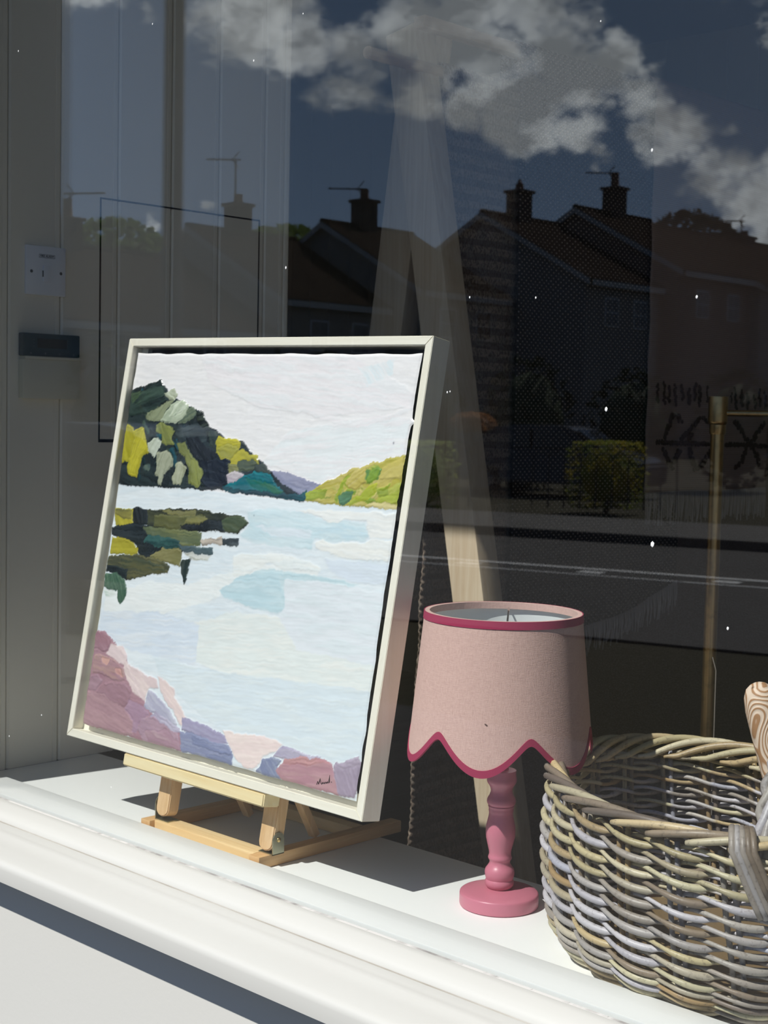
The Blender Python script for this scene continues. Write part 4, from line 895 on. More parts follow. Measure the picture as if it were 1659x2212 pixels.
for y, z in [(3.5603,0.857),(3.5547,0.8521),(3.563,0.8449),(3.5569,0.8359),(3.5594,0.8298),(3.5596,0.8238),(3.5563,0.8171),(3.5639,0.811),(3.5882,0.8627),(3.5948,0.8547),(3.5939,0.8466),(3.5944,0.8396),(3.5915,0.833),(3.5926,0.8257),(3.5977,0.8214),(3.5903,0.814),(3.5997,0.8067),(3.6173,0.8505),(3.6208,0.843),(3.6211,0.8351),(3.6217,0.8284),(3.6129,0.8203),(3.6215,0.8131),(3.6463,0.8589),(3.6532,0.8496),(3.6454,0.8432),(3.6493,0.8385),(3.6486,0.8299),(3.6553,0.8255),(3.653,0.8187),(3.6547,0.8111),(3.6571,0.8025),(3.6818,0.8559),(3.6867,0.8477),(3.6845,0.8422),(3.693,0.8345),(3.6948,0.8257),(3.6891,0.8198),(3.7246,0.8481),(3.7197,0.8396),(3.7183,0.8332),(3.7274,0.825),(3.7233,0.8188),(3.7227,0.8093),(3.7298,0.8296),(3.7241,0.8225),(3.729,0.8154),(3.7282,0.8084),(3.7583,0.8627),(3.7535,0.8544),(3.7528,0.848),(3.7536,0.8409),(3.7576,0.8341),(3.7561,0.8255),(3.753,0.819),(3.7769,0.8569),(3.7825,0.8513),(3.7782,0.8437),(3.784,0.8367),(3.7841,0.8308),(3.7782,0.8224),(3.7843,0.8163),(3.7767,0.8104),(3.7801,0.8035),(3.8189,0.8567),(3.8166,0.8514),(3.8173,0.8421),(3.8182,0.8362),(3.8211,0.8288),(3.8223,0.82),(3.8205,0.8155),(3.8615,0.8385),(3.8615,0.8296),(3.8625,0.8237),(3.8601,0.8172),(3.8614,0.8111),(3.8861,0.8404),(3.8908,0.8329),(3.8891,0.8279),(3.8934,0.8198),(3.8951,0.8231),(3.9113,0.837),(3.9139,0.8293),(3.9122,0.8231),(3.9145,0.8132),(3.9101,0.8051),(3.9561,0.8424),(3.9501,0.8341),(3.9543,0.8262),(3.9548,0.8176),(3.956,0.8232),(3.9708,0.8597),(3.9746,0.8534),(3.9762,0.8453),(3.9801,0.8392),(3.9764,0.8321),(3.9768,0.8244),(3.985,0.818),(3.9784,0.8114),(3.9831,0.8031),(3.9891,0.7968),(4.0139,0.8508),(4.0143,0.8426),(4.0094,0.8342),(4.0153,0.8278),(4.0126,0.8185),(4.0188,0.8089),(4.0262,0.8307),(4.0188,0.8243),(4.0177,0.8158),(4.0248,0.8084),(4.0458,0.8438),(4.0452,0.838),(4.0553,0.8313),(4.0476,0.8237),(4.058,0.8164),(4.0482,0.8068),(4.0501,0.7996),(4.0857,0.8356),(4.0932,0.8279),(4.0899,0.8197),(4.1017,0.8141),(4.0959,0.8043),(4.1218,0.8569),(4.1178,0.8492),(4.1185,0.8416),(4.116,0.8337),(4.128,0.8267),(4.1259,0.8199),(4.1262,0.8104),(4.1492,0.8496),(4.1587,0.8394),(4.1573,0.8332),(4.1614,0.8263),(4.1573,0.8184),(4.163,0.8104),(4.1602,0.8013),(3.5661,0.6941),(3.5684,0.6934),(3.5671,0.6948),(3.5636,0.6937),(3.5763,0.6949),(3.576,0.6942),(3.5895,0.6949),(3.5929,0.6935),(3.5945,0.6934),(3.5981,0.6919),(3.6014,0.6932),(3.604,0.6916),(3.6067,0.692),(3.615,0.6931),(3.6116,0.694),(3.619,0.6921),(3.6303,0.6912),(3.6193,0.694),(3.6272,0.6939),(3.6341,0.6911),(3.6445,0.6935),(3.644,0.6933),(3.6451,0.6914),(3.6398,0.694),(3.6589,0.6931),(3.6517,0.6919),(3.6641,0.6942),(3.659,0.6923),(3.6689,0.6932),(3.6706,0.69),(3.6753,0.6916),(3.6711,0.6928),(3.6871,0.6933),(3.6907,0.69),(3.6864,0.6897),(3.6906,0.6904),(3.7042,0.6923),(3.703,0.6908),(3.7127,0.6923),(3.7121,0.6893),(3.7186,0.691),(3.7099,0.6912),(3.7215,0.6901),(3.7265,0.6907),(3.7267,0.6903),(3.7335,0.6923),(3.7456,0.6901),(3.7337,0.6889),(3.7417,0.6913),(3.7508,0.6902),(3.7562,0.6899),(3.7546,0.6913),(3.758,0.6922),(3.7667,0.6893),(3.7719,0.6892),(3.7689,0.6912),(3.7774,0.6885),(3.772,0.6901),(3.7833,0.6888),(3.7848,0.6907),(3.7937,0.6896),(3.7995,0.6905),(3.8087,0.6914),(3.7995,0.6914),(3.8052,0.6883),(3.8149,0.6909),(3.8144,0.6898),(3.8234,0.688),(3.8316,0.6889),(3.8219,0.6897),(3.8308,0.689),(3.8367,0.6904),(3.8399,0.6878),(3.8364,0.6877),(3.8585,0.6869),(3.8502,0.6886),(3.8616,0.6881),(3.8681,0.6879),(3.8653,0.687),(3.8682,0.6881),(3.8803,0.6906),(3.8812,0.6877),(3.8849,0.6882),(3.8843,0.6896),(3.8936,0.6902),(3.8933,0.6875),(3.9007,0.6877),(3.9093,0.6863),(3.904,0.6866),(3.9118,0.6899),(3.9159,0.6889),(3.9113,0.6876),(3.9337,0.6884),(3.9329,0.6867),(3.9291,0.6859),(3.9369,0.6856),(3.9472,0.6862),(3.941,0.6859),(3.9593,0.6856),(3.9509,0.686),(3.96,0.6888),(3.9526,0.6889),(3.9638,0.6884),(3.9689,0.686),(3.978,0.6871),(3.9799,0.6876),(3.9854,0.6854),(3.9842,0.688),(4.0014,0.6855),(3.9922,0.687),(4.0036,0.6859),(3.9982,0.6885),(4.0068,0.6849),(4.0056,0.6863),(4.015,0.6873),(4.0147,0.6864),(4.0232,0.688),(4.0222,0.6874),(4.0374,0.6877),(4.0294,0.6859),(4.0448,0.6847),(4.0386,0.686),(4.0532,0.6876),(4.0631,0.6867),(4.0568,0.6854),(4.0581,0.6847),(4.0698,0.6868),(4.0649,0.6841),(4.0776,0.6837),(4.081,0.683),(4.0867,0.686),(4.0863,0.6834),(4.1013,0.6854),(4.092,0.6838),(4.1163,0.6841),(4.0991,0.6867),(4.1095,0.6859),(4.1086,0.6864),(4.1286,0.6824),(4.1206,0.6821),(4.1344,0.6827),(4.1423,0.6821),(4.1354,0.6848),(4.1457,0.6819),(4.1453,0.6847),(4.1588,0.6855),(4.1597,0.6844),(4.1651,0.6817),(4.165,0.6824),(4.1751,0.6819),(3.6057,0.7068),(3.6023,0.7092),(3.6033,0.7135),(3.6075,0.7159),(3.6055,0.7198),(3.613,0.7198),(3.6124,0.7269),(3.6085,0.7258),(3.6094,0.733),(3.622,0.7321),(3.6138,0.7401),(3.6267,0.7383),(3.6306,0.7433),(3.6233,0.7431),(3.633,0.7526),(3.6266,0.7538),(3.6324,0.7564),(3.6272,0.7582),(3.6321,0.7674),(3.6415,0.7668),(3.6361,0.7739),(3.6465,0.7719),(3.6491,0.7722),(3.6656,0.7725),(3.6723,0.7701),(3.6762,0.7693),(3.6808,0.7636),(3.6702,0.7652),(3.6729,0.756),(3.6733,0.7599),(3.6927,0.7532),(3.6914,0.7538),(3.6854,0.7044),(3.692,0.7025),(3.6967,0.7064),(3.7006,0.7085),(3.7039,0.7126),(3.6953,0.7106),(3.7118,0.7154),(3.7049,0.7167),(3.7175,0.7204),(3.7106,0.7222),(3.7258,0.7283),(3.7272,0.725),(3.7329,0.7301),(3.736,0.7322),(3.7398,0.733),(3.7393,0.7358),(3.7429,0.7415),(3.7445,0.738),(3.7612,0.7446),(3.7658,0.7459),(3.7715,0.7525),(3.7623,0.7504),(3.7777,0.7567),(3.7701,0.7575),(3.7755,0.7626),(3.7845,0.7662),(3.7989,0.7669),(3.7839,0.7641),(3.8016,0.7653),(3.8077,0.7677),(3.8187,0.7605),(3.813,0.7601),(3.8278,0.7521),(3.8192,0.7552),(3.5979,0.6732),(3.5941,0.6745),(3.6103,0.6651),(3.6141,0.6637),(3.6166,0.6599),(3.6043,0.6602),(3.6139,0.6524),(3.6153,0.6532),(3.625,0.6467),(3.6185,0.6438),(3.6313,0.6405),(3.6217,0.6382),(3.6246,0.6354),(3.6337,0.6333),(3.6343,0.6296),(3.6352,0.6261),(3.6469,0.619),(3.6524,0.6189),(3.6429,0.6289),(3.6426,0.6277),(3.6518,0.6355),(3.6554,0.6353),(3.6551,0.6406),(3.6637,0.6397),(3.6579,0.6476),(3.661,0.6448),(3.6705,0.6494),(3.6726,0.6527),(3.6661,0.6563),(3.6775,0.6574),(3.6833,0.6633),(3.6736,0.6652),(3.6742,0.6689),(3.6897,0.6676),(3.7314,0.6748),(3.7397,0.6741),(3.7375,0.6699),(3.7359,0.6711),(3.7338,0.6625),(3.7482,0.6631),(3.7414,0.6579),(3.7424,0.6557),(3.7461,0.6488),(3.7406,0.652),(3.7509,0.6453),(3.757,0.6432),(3.7621,0.6381),(3.7459,0.6384),(3.759,0.6325),(3.7542,0.6315),(3.7691,0.6282),(3.7648,0.6269),(3.766,0.6181),(3.7739,0.6193),(3.764,0.6118),(3.7635,0.6145),(3.7863,0.6177),(3.7764,0.6146),(3.7996,0.6206),(3.7896,0.6209),(3.796,0.6241),(3.8114,0.6248),(3.8031,0.6297),(3.8005,0.6281),(3.8181,0.6318),(3.816,0.632),(3.8098,0.6401),(3.8273,0.6411),(3.8201,0.6445),(3.8201,0.6442),(3.8213,0.6519),(3.838,0.6523),(3.8424,0.6584),(3.8442,0.6559),(3.843,0.6648),(3.8323,0.6618),(3.8397,0.6708),(3.8519,0.6674),(3.9732,0.7558),(3.9824,0.7589),(3.9814,0.7533),(3.9984,0.7541),(3.989,0.7492),(3.989,0.7481),(4.0115,0.7443),(3.9978,0.7398),(4.0208,0.7343),(4.0059,0.7373),(4.027,0.7314),(4.0221,0.7322),(4.0162,0.7265),(4.0305,0.7243),(4.0343,0.7205),(4.0337,0.7206),(4.0415,0.7122),(4.0349,0.7134),(4.0572,0.7057),(4.0424,0.7051),(4.063,0.7028),(4.0517,0.7026),(4.0556,0.6921),(4.0626,0.6927),(4.0643,0.6907),(4.0796,0.6867),(4.0899,0.6814),(4.0806,0.681),(4.0798,0.6763),(4.0866,0.6783),(4.0978,0.6716),(4.0959,0.6713),(4.1,0.6655),(4.1059,0.6623),(4.1206,0.6569),(4.1183,0.66),(4.1248,0.6535),(4.1077,0.6524),(4.1235,0.6466),(4.1217,0.6469),(4.1319,0.6394),(4.122,0.6391),(4.1339,0.6301),(4.1267,0.633),(4.1319,0.6283),(4.1283,0.6243),(4.1548,0.7561),(4.1565,0.7544),(4.1522,0.7483),(4.1367,0.7472),(4.1434,0.7419),(4.1432,0.7404),(4.126,0.7363),(4.1289,0.7358),(4.1195,0.7284),(4.1297,0.7288),(4.1081,0.7245),(4.1127,0.7225),(4.1011,0.7192),(4.1048,0.7181),(4.0924,0.7107),(4.1103,0.7108),(4.0987,0.7038),(4.1007,0.7034),(4.0848,0.6991),(4.0784,0.6981),(4.0755,0.6948),(4.0856,0.6958),(4.064,0.6876),(4.0718,0.6914),(4.0527,0.6846),(4.0525,0.6821),(4.0479,0.6796),(4.0521,0.6784),(4.049,0.6714),(4.0534,0.6723),(4.0386,0.6631),(4.0499,0.6677),(4.0413,0.6578),(4.0519,0.6613),(4.0288,0.6529),(4.037,0.6507),(4.0408,0.6471),(4.0329,0.6459),(4.0379,0.6414),(4.0282,0.642),(4.0292,0.6359),(4.0351,0.6333),(4.0184,0.6311),(4.0118,0.6292),(4.0146,0.6243),(4.0036,0.6222),(4.0013,0.62),(3.9923,0.6213),(3.9964,0.6176),(3.9894,0.6152),(3.738,0.7173),(3.748,0.7169),(3.7395,0.7129),(3.7275,0.7117),(3.7268,0.7057),(3.7368,0.7057)]:
    tuft_at(m, y, z, rf.uniform(0.005, 0.008), rf.uniform(0.0055, 0.0095))
obj('tufted_motif', m, tuft_m, T3, kind='stuff')

# ================================================================== brass stand
old_brass = M('aged_brass', (0.50, 0.33, 0.15), 0.34, 0.5, 1.0)
old_brass.mix(old_brass.rng(old_brass.noise(60, 4), 0.5, 0.75, 0, 0.6), (0.20, 0.15, 0.08)); old_brass = old_brass.m
PX, PY = -1.6625, 2.70
st_ = thing('brass_stand', 'slim aged brass stand with a capped joint and side arm behind the basket', 'stand', (PX, PY, FLOOR))
obj('pole', MB().tube([(PX - 0.001, PY, FLOOR + 0.015), (PX, PY, 0.765)], 0.0140, 24), old_brass, st_)
obj('joint_cap', MB().lathe([(0.001, 0.728), (0.0160, 0.728), (0.0172, 0.732), (0.0172, 0.748), (0.0200, 0.751), (0.0204, 0.756), (0.0204, 0.802), (0.0196, 0.8065), (0.001, 0.808)], (PX, PY), 32), old_brass, st_)
obj('side_arm', MB().tube([(PX + 0.012, PY + 0.004, 0.7725), (PX + 0.55, PY + 0.165, 0.7725)], 0.0065, 14), old_brass, st_)
obj('foot', MB().lathe([(0.001, FLOOR + 0.0005), (0.14, FLOOR + 0.0005), (0.142, FLOOR + 0.004), (0.138, FLOOR + 0.010), (0.03, FLOOR + 0.022), (0.001, FLOOR + 0.022)], (PX, PY), 48), old_brass, st_)
obj('cable', MB().tube([(PX + 0.0140, PY - 0.012, 0.262), (PX + 0.0220, PY - 0.010, 0.235), (PX + 0.0215, PY - 0.008, 0.0), (PX + 0.024, PY - 0.006, FLOOR + 0.02)], 0.0011, 6), M('pale_cable', (0.25, 0.22, 0.19), 0.5).m, st_)

# ================================================================== fittings on the side wall
def text_mesh(body, size, ex=0.0003):
    cu = bpy.data.curves.new('lettering', 'FONT'); cu.body = body; cu.size = size; cu.extrude = ex; cu.align_x = 'CENTER'; cu.align_y = 'CENTER'
    cu.resolution_u = 2
    o = bpy.data.objects.new('lettering', cu); COL.objects.link(o)
    dg = bpy.context.evaluated_depsgraph_get(); me = o.evaluated_get(dg).to_mesh()
    vs = [v.co.copy() for v in me.vertices]; fs = [tuple(p.vertices) for p in me.polygons]
    o.evaluated_get(dg).to_mesh_clear(); bpy.data.objects.remove(o); bpy.data.curves.remove(cu)
    return vs, fs
def wall_text(m, body, size, y, z, x, ex=0.0003):
    vs, fs = text_mesh(body, size, ex)
    m.add([(x + v.z, y + v.x, z + v.y) for v in vs], fs)
WX = -2.685
pl_white = M('switch_white_plastic', (0.90, 0.92, 0.97), 0.35, 0.5).m
pl_cream = M('cream_plastic', (0.75, 0.71, 0.56), 0.45, 0.4).m
pl_blue = M('blue_green_plastic', (0.010, 0.045, 0.066), 0.2, 0.5).m
pl_black = M('dark_display', (0.006, 0.009, 0.011), 0.15, 0.5).m
ink_blk = M('printed_black', (0.01, 0.01, 0.01), 0.5).m
ink_lt = M('printed_pale', (0.13, 0.17, 0.17), 0.5).m
screw_m = M('dull_screw', (0.10, 0.10, 0.10), 0.4, 0.5, 0.7).m
fa = thing('fire_alarm_switch', 'square white fire alarm switch plate on the side wall above the keypad', 'switch', (WX, 1.7275, 1.04))
obj('plate', MB().box((WX, 1.680, 0.989), (WX + 0.008, 1.775, 1.090), 0.0022), pl_white, fa)
rk = obj('rocker_switch', MB().box((WX + 0.0078, 1.7195, 1.0165), (WX + 0.0105, 1.7365, 1.0500), 0.0008), pl_white, fa)
obj('switch_mark', MB().box((WX + 0.0079, 1.7180, 1.0265), (WX + 0.0108, 1.7192, 1.0395)), ink_blk, rk)
for y in (1.692, 1.763):
    s_ = MB(); bm = bmesh.new(); bmesh.ops.create_uvsphere(bm, u_segments=12, v_segments=6, radius=0.0035)
    for v in bm.verts: v.co.x *= 0.35
    s_.bm(bm, Matrix.Translation((WX + 0.0081, y, 1.0365)), True); obj('screw', s_, screw_m, fa)
lb = MB()
for y0, y1, z0, z1 in ((1.710, 1.748, 1.0725, 1.0731), (1.710, 1.748, 1.0659, 1.0665), (1.710, 1.7106, 1.0659, 1.0731), (1.7474, 1.748, 1.0659, 1.0731)): lb.box((WX + 0.0078, y0, z0), (WX + 0.0083, y1, z1))
wall_text(lb, 'FIRE ALARM', 0.0062, 1.729, 1.0695, WX + 0.0082)
obj('label_print', lb, ink_blk, fa)
kp = thing('alarm_keypad', 'cream alarm keypad with a blue-green display strip on the side wall', 'keypad', (WX, 1.735, 0.82))
obj('case', MB().box((WX, 1.666, 0.7735), (WX + 0.020, 1.805, 0.8560), 0.004), pl_cream, kp)
obj('flap_edge', MB().box((WX + 0.001, 1.670, 0.8555), (WX + 0.0225, 1.8045, 0.8615), 0.002), pl_cream, kp)
dp = obj('display_panel', MB().box((WX, 1.666, 0.8618), (WX + 0.0185, 1.8045, 0.9090), 0.003), pl_blue, kp)
obj('screen', MB().box((WX + 0.0180, 1.7005, 0.8790), (WX + 0.0190, 1.7720, 0.8985)), pl_black, dp)
tx = MB()
for i, ch in enumerate('ABCD'):
    kl = MB(); wall_text(kl, ch, 0.0056, 1.6850 + 0.0345 * i, 0.8673, WX + 0.0186); obj('key_letter', kl, ink_lt, dp)
for i in range(3):
    tx.box((WX + 0.0184, 1.6845, 0.8820 + 0.0068 * i), (WX + 0.0189, 1.6855, 0.8828 + 0.0068 * i))
    tx.box((WX + 0.0184, 1.6895, 0.8816 + 0.0068 * i), (WX + 0.0189, 1.6935, 0.8822 + 0.0068 * i))
obj('status_marks', tx, ink_lt, dp, kind='stuff')

# ================================================================== the street opposite, seen as a reflection in the glass
GZ = -0.80
def RY(ym): return 2.97 - ym           # distance beyond the glass in the reflection -> real y
asphalt = M('asphalt', (0.095, 0.090, 0.084), 0.9, 0.2)
asphalt.mix(asphalt.rng(asphalt.noise(1.4, 6, 0.7), 0.4, 0.65, 0, 0.5), (0.075, 0.072, 0.068)); asphalt = asphalt.m
near_paving = M('near_paving', (0.085, 0.080, 0.073), 0.9, 0.2)
near_paving.mix(near_paving.rng(near_paving.noise(2.0, 5, 0.7), 0.4, 0.65, 0, 0.5), (0.07, 0.066, 0.060)); near_paving = near_paving.m
paving = M('paving_grey', (0.14, 0.133, 0.122), 0.9, 0.2)
paving.mix(paving.rng(paving.noise(2.0, 5, 0.7), 0.4, 0.65, 0, 0.5), (0.11, 0.105, 0.097)); paving = paving.m
kerb_m = M('kerb_stone', (0.07, 0.067, 0.063), 0.9, 0.2).m
line_m = M('road_paint', (0.75, 0.74, 0.71), 0.8, 0.2)
line_m.mix(line_m.rng(line_m.noise(9, 5, 0.8), 0.55, 0.62, 0, 0.6), (0.11, 0.105, 0.10)); line_m = line_m.m
earth = M('garden_earth', (0.06, 0.055, 0.035), 0.95, 0.1).m
render_m = M('house_render', (0.22, 0.21, 0.20), 0.9, 0.2).m
render_d = M('house_brick', (0.20, 0.14, 0.115), 0.9, 0.2).m
tile_m = M('brown_roof_tile', (0.022, 0.0165, 0.0145), 0.95, 0.0)
tile_m.mix(tile_m.rng(tile_m.noise(1.1, 5, 0.7), 0.4, 0.65, 0, 0.7), (0.032, 0.024, 0.020)); tile_m = tile_m.m
barge_m = M('pale_bargeboard', (0.42, 0.41, 0.39), 0.6, 0.3).m
chim_m = M('chimney_brick', (0.105, 0.070, 0.055), 0.9, 0.2)
chim_m.mix(chim_m.rng(chim_m.noise(3, 4), 0.45, 0.6, 0, 0.6), (0.07, 0.05, 0.045)); chim_m = chim_m.m
pot_m = M('clay_pot', (0.16, 0.085, 0.055), 0.9, 0.2).m
alu = M('dull_aluminium', (0.14, 0.14, 0.14), 0.5, 0.4, 0.3).m
wframe = M('white_window_frame', (0.5, 0.5, 0.5), 0.4, 0.4).m
wglass = M('dark_house_glass', (0.02, 0.022, 0.025), 0.08, 0.5).m
RT = Vector((0.9655, -0.2607, 0)); RNn = Vector((-0.2607, -0.9655, 0)); RP = Vector((-8.93, -9.715, 0))
def rp(t, n, z): q = RP + RT * t + RNn * n; return (q.x, q.y, z)
def strip(name, t0, t1, n0, n1, z0, z1, mat, label=None, kind=None, parent=None, bev=0.0):
    mb = MB(); c = [rp(t0, n0, 0), rp(t1, n0, 0), rp(t1, n1, 0), rp(t0, n1, 0)]
    vs = [(p[0], p[1], z0) for p in c] + [(p[0], p[1], z1) for p in c]
    mb.add(vs, [(0, 1, 2, 3), (4, 5, 6, 7), (0, 1, 5, 4), (1, 2, 6, 5), (2, 3, 7, 6), (3, 0, 4, 7)])
    return obj(name, mb, mat, parent, label=label, kind=kind)
obj('ground', MB().box((-160, -170, GZ - 0.3), (120, 1.5, GZ - 0.02)), earth, label='ground under the street', kind='structure')
strip('road', -70, 70, -4.6, 3.4, GZ - 0.01, GZ, asphalt, 'grey asphalt road in front of the shop', 'structure')
strip('pavement_far', -70, 70, 3.55, 6.4, GZ - 0.01, GZ + 0.11, paving, 'far pavement across the road', 'structure')
strip('kerb_far', -70, 70, 3.4, 3.55, GZ - 0.01, GZ + 0.115, kerb_m, 'far kerb of the road', 'structure')
obj('pavement_near', MB().box((-30, -2.75, GZ - 0.015), (30, 1.404, GZ + 0.005)), near_paving, label='pavement in front of the shop', kind='structure')
rl = thing('road_marking', 'worn white lines and dashes along the middle of the road', 'road marking', rp(0, 0, GZ))
strip('white_line', -3.2, 9, -0.07, 0.07, GZ, GZ + 0.004, line_m, parent=rl)
strip('white_line', -2.4, 9, -0.63, -0.57, GZ, GZ + 0.004, line_m, parent=rl)
for t0 in (-3.05, -1.72, -0.32, 1.1, 2.5):
    strip('dash', t0, t0 + 0.26, -0.42, -0.22, GZ, GZ + 0.004, line_m, parent=rl)

def house(xr, y0, y1, zr, nm, chims, mat, wins, drop=3.2, half=6.0):
    """gabled house; ridge runs away from the shop; y0..y1 are reflected distances"""
    ze = zr - drop
    h = thing('house', nm, 'house', (xr, RY(y0), GZ), 'terraced houses reflected in the shop window')
    w = half - 0.35; sl = drop / half
    prof = [(xr - w, GZ), (xr + w, GZ), (xr + w, zr - w * sl - 0.12), (xr, zr - 0.12), (xr - w, zr - w * sl - 0.12)]
    wl_ = obj('wall', MB().prism(prof, RY(y1), RY(y0), 'y'), mat, h)
    th = 0.16
    for s in (1, -1):
        sp = [(xr, zr), (xr + s * half, ze), (xr + s * half, ze - th), (xr, zr - th)]
        obj('roof_slope', MB().prism(sp, RY(y1) - 0.05, RY(y0) + 0.22, 'y'), tile_m, h)
        bp = [(xr, zr - 0.05), (xr + s * (half + 0.02), ze - 0.05), (xr + s * (half + 0.02), ze - 0.30), (xr, zr - 0.30)]
        obj('bargeboard', MB().prism(bp, RY(y0) + 0.221, RY(y0) + 0.26, 'y'), barge_m, h)
    obj('ridge_tile', MB().tube([(xr, RY(y0) + 0.24, zr - 0.02), (xr, RY(y1), zr - 0.02)], 0.13, 8), tile_m, h)
    obj('fascia', MB().box((xr + half - 0.02, RY(y1), ze - 0.30), (xr + half + 0.02, RY(y0), ze - 0.06)), barge_m, h)
    for wy, wz in wins:
        y = RY(wy); x = xr + w
        f = obj('window', MB().box((x - 0.02, y - 0.50, wz - 0.62), (x + 0.05, y + 0.50, wz + 0.62), 0.01), wframe, h)
        for k in (0, 1):
            for q in (0, 1):
                obj('pane', MB().box((x + 0.045, y - 0.43 + 0.45 * k, wz - 0.55 + 0.57 * q), (x + 0.055, y - 0.02 + 0.45 * k, wz - 0.03 + 0.58 * q)), wglass, f)
    for cy, zc, zp, aer, cone in chims:
        y = RY(cy)
        c = obj('chimney', MB().box((xr - 0.42, y - 0.42, ze), (xr + 0.42, y + 0.42, zc - 0.10)), chim_m, h)
        obj('chimney_cap', MB().box((xr - 0.52, y - 0.52, zc - 0.14), (xr + 0.52, y + 0.52, zc), 0.03), chim_m, c)
        obj('chimney_pot', MB().lathe([(0.24, zc), (0.20, zc + 0.1), (0.17, zp - 0.06), (0.20, zp - 0.05), (0.20, zp), (0.15, zp), (0.02, zp + (0.25 if cone else 0))], (xr, y), 14), pot_m, c)
        if aer:
            hgt, L, ax = aer
            m = MB(); px_ = xr + 0.15 if ax > 0 else xr - 0.2
            m.tube([(px_, y, zc), (px_, y, zc + hgt)], 0.040, 6)
            dx = Vector((cos(ax), sin(ax), 0)); q = Vector((px_, y, zc + hgt - 0.05))
            m.tube([q - dx * L * 0.85, q + dx * L * 0.15], 0.036, 6)
            e = Vector((-dx.y, dx.x, 0))
            for k in range(9):
                p = q - dx * L * (0.82 - 0.085 * k); m.tube([p - e * 0.11, p + e * 0.14], 0.020, 4)
                if k == 8:
                    for sg_ in (-1, 1): m.tube([p + dx * 0.05, p + dx * 0.35 + Vector((0, 0, sg_ * 0.35))], 0.024, 4)
            obj('aerial', m, alu, h)
    return h
NEAR = ['nearest', 'second', 'third', 'fourth', 'fifth', 'sixth']
house(-48.7, 26.0, 38.0, 7.05, 'leftmost reflected house, low dark roof behind the lamp post', [(32.33, 8.11, 8.81, (0.95, 1.7, 2.6), False)], render_m, [(31, 2.9), (35, 2.9)])
house(-48.7, 38.3, 44.1, 8.45, 'reflected house with pale gable and a tall aerial mast on its chimney', [(40.80, 9.62, 10.00, (1.9, 1.45, -0.77), False)], render_m, [(40.3, 3.9), (42.6, 3.9)])
house(-47.2, 44.45, 50.0, 9.17, 'reflected house whose chimney stands left of the blanket rack legs', [(46.82, 10.35, 10.80, (0.55, 1.75, -0.77), False)], render_m, [(46.2, 4.7), (48.5, 4.7)])
house(-43.2, 50.35, 55.7, 9.91, 'reflected house with a pointed cowl on its chimney', [(52.74, 11.12, 11.40, None, True)], render_m, [(52.2, 5.4), (54.3, 5.4)])
house(-42.4, 56.05, 62.0, 10.70, 'reflected house with chimney, slim pot and side aerial, right of the cowled one', [(58.95, 11.95, 12.65, (0.75, 1.5, -0.77), False)], render_d, [(58.0, 6.1), (60.6, 6.1)])
house(-42.0, 62.35, 73.0, 10.45, 'rightmost reflected house with a long low roof and thin aerial', [(70.2, 10.7, 11.0, (0.9, 1.3, -0.77), False)], render_m, [(64.4, 6.0), (67.2, 6.0), (70.2, 6.0)])

# ---- planting
leaf_dark = M('dark_leaf', (0.035, 0.055, 0.018), 0.6, 0.3); leaf_dark = leaf_dark.m
leaf_mid = M('mid_green_leaf', (0.10, 0.155, 0.035), 0.6, 0.3).m
leaf_gold = M('golden_leaf', (0.42, 0.33, 0.04), 0.6, 0.3)
leaf_gold.mix(leaf_gold.rng(leaf_gold.noise(3, 3), 0.4, 0.6), (0.22, 0.28, 0.05)); leaf_gold = leaf_gold.m
leaf_lit = M('sunlit_green_leaf', (0.45, 0.52, 0.14), 0.6, 0.3).m
leaf_rust = M('rusty_leaf', (0.40, 0.20, 0.09), 0.6, 0.3).m
bark = M('bark', (0.07, 0.05, 0.035), 0.9, 0.1).m
rt = random.Random(21)
def translucent(m, f):      # thin leaves let part of the sun through
    t = m.node_tree; b = t.nodes['Principled BSDF']; o = [n for n in t.nodes if n.type == 'OUTPUT_MATERIAL'][0]
    tl = t.nodes.new('ShaderNodeBsdfTranslucent'); mx = t.nodes.new('ShaderNodeMixShader'); mx.inputs[0].default_value = f
    bc = b.inputs['Base Color']
    if bc.is_linked: t.links.new(bc.links[0].from_socket, tl.inputs[0])
    else: tl.inputs[0].default_value = bc.default_value
    t.links.new(b.outputs[0], mx.inputs[1]); t.links.new(tl.outputs[0], mx.inputs[2]); t.links.new(mx.outputs[0], o.inputs[0])
for _m in (leaf_gold, leaf_lit, leaf_rust, leaf_mid): translucent(_m, 0.5)
def foliage(mb, c, rx, ry, rz, n, leaf, lumps=7, seed=0, boxy=False):
    rn = random.Random(seed)
    L = [(Vector((rn.gauss(0, 1), rn.gauss(0, 1), rn.gauss(0, 1))).normalized(), rn.uniform(0.05, 0.14)) for _ in range(lumps)]
    for _ in range(n):
        d = Vector((rn.gauss(0, 1), rn.gauss(0, 1), rn.gauss(0, 1))).normalized()
        k = rn.uniform(0.80, 1.0) ** 0.5
        if boxy:
            m = max(abs(d.x), abs(d.y), abs(d.z)); k *= min(1.0 / m, 1.5) * 0.9
        for l, a in L: k += a * max(0, d.dot(l)) ** 6 * (0.3 if boxy else 1)
        p = Vector(c) + Vector((d.x * rx, d.y * ry, d.z * rz)) * k
        t = Vector((rn.gauss(0, 1), rn.gauss(0, 1), rn.gauss(0, 1))).normalized(); b = t.orthogonal().normalized()
        s = leaf * rn.uniform(0.6, 1.3)
        mb.add([p - t * s, p + b * s * 0.5, p + t * s, p - b * s * 0.5 + t.cross(b) * s * 0.2], [(0, 1, 2), (0, 2, 3)])
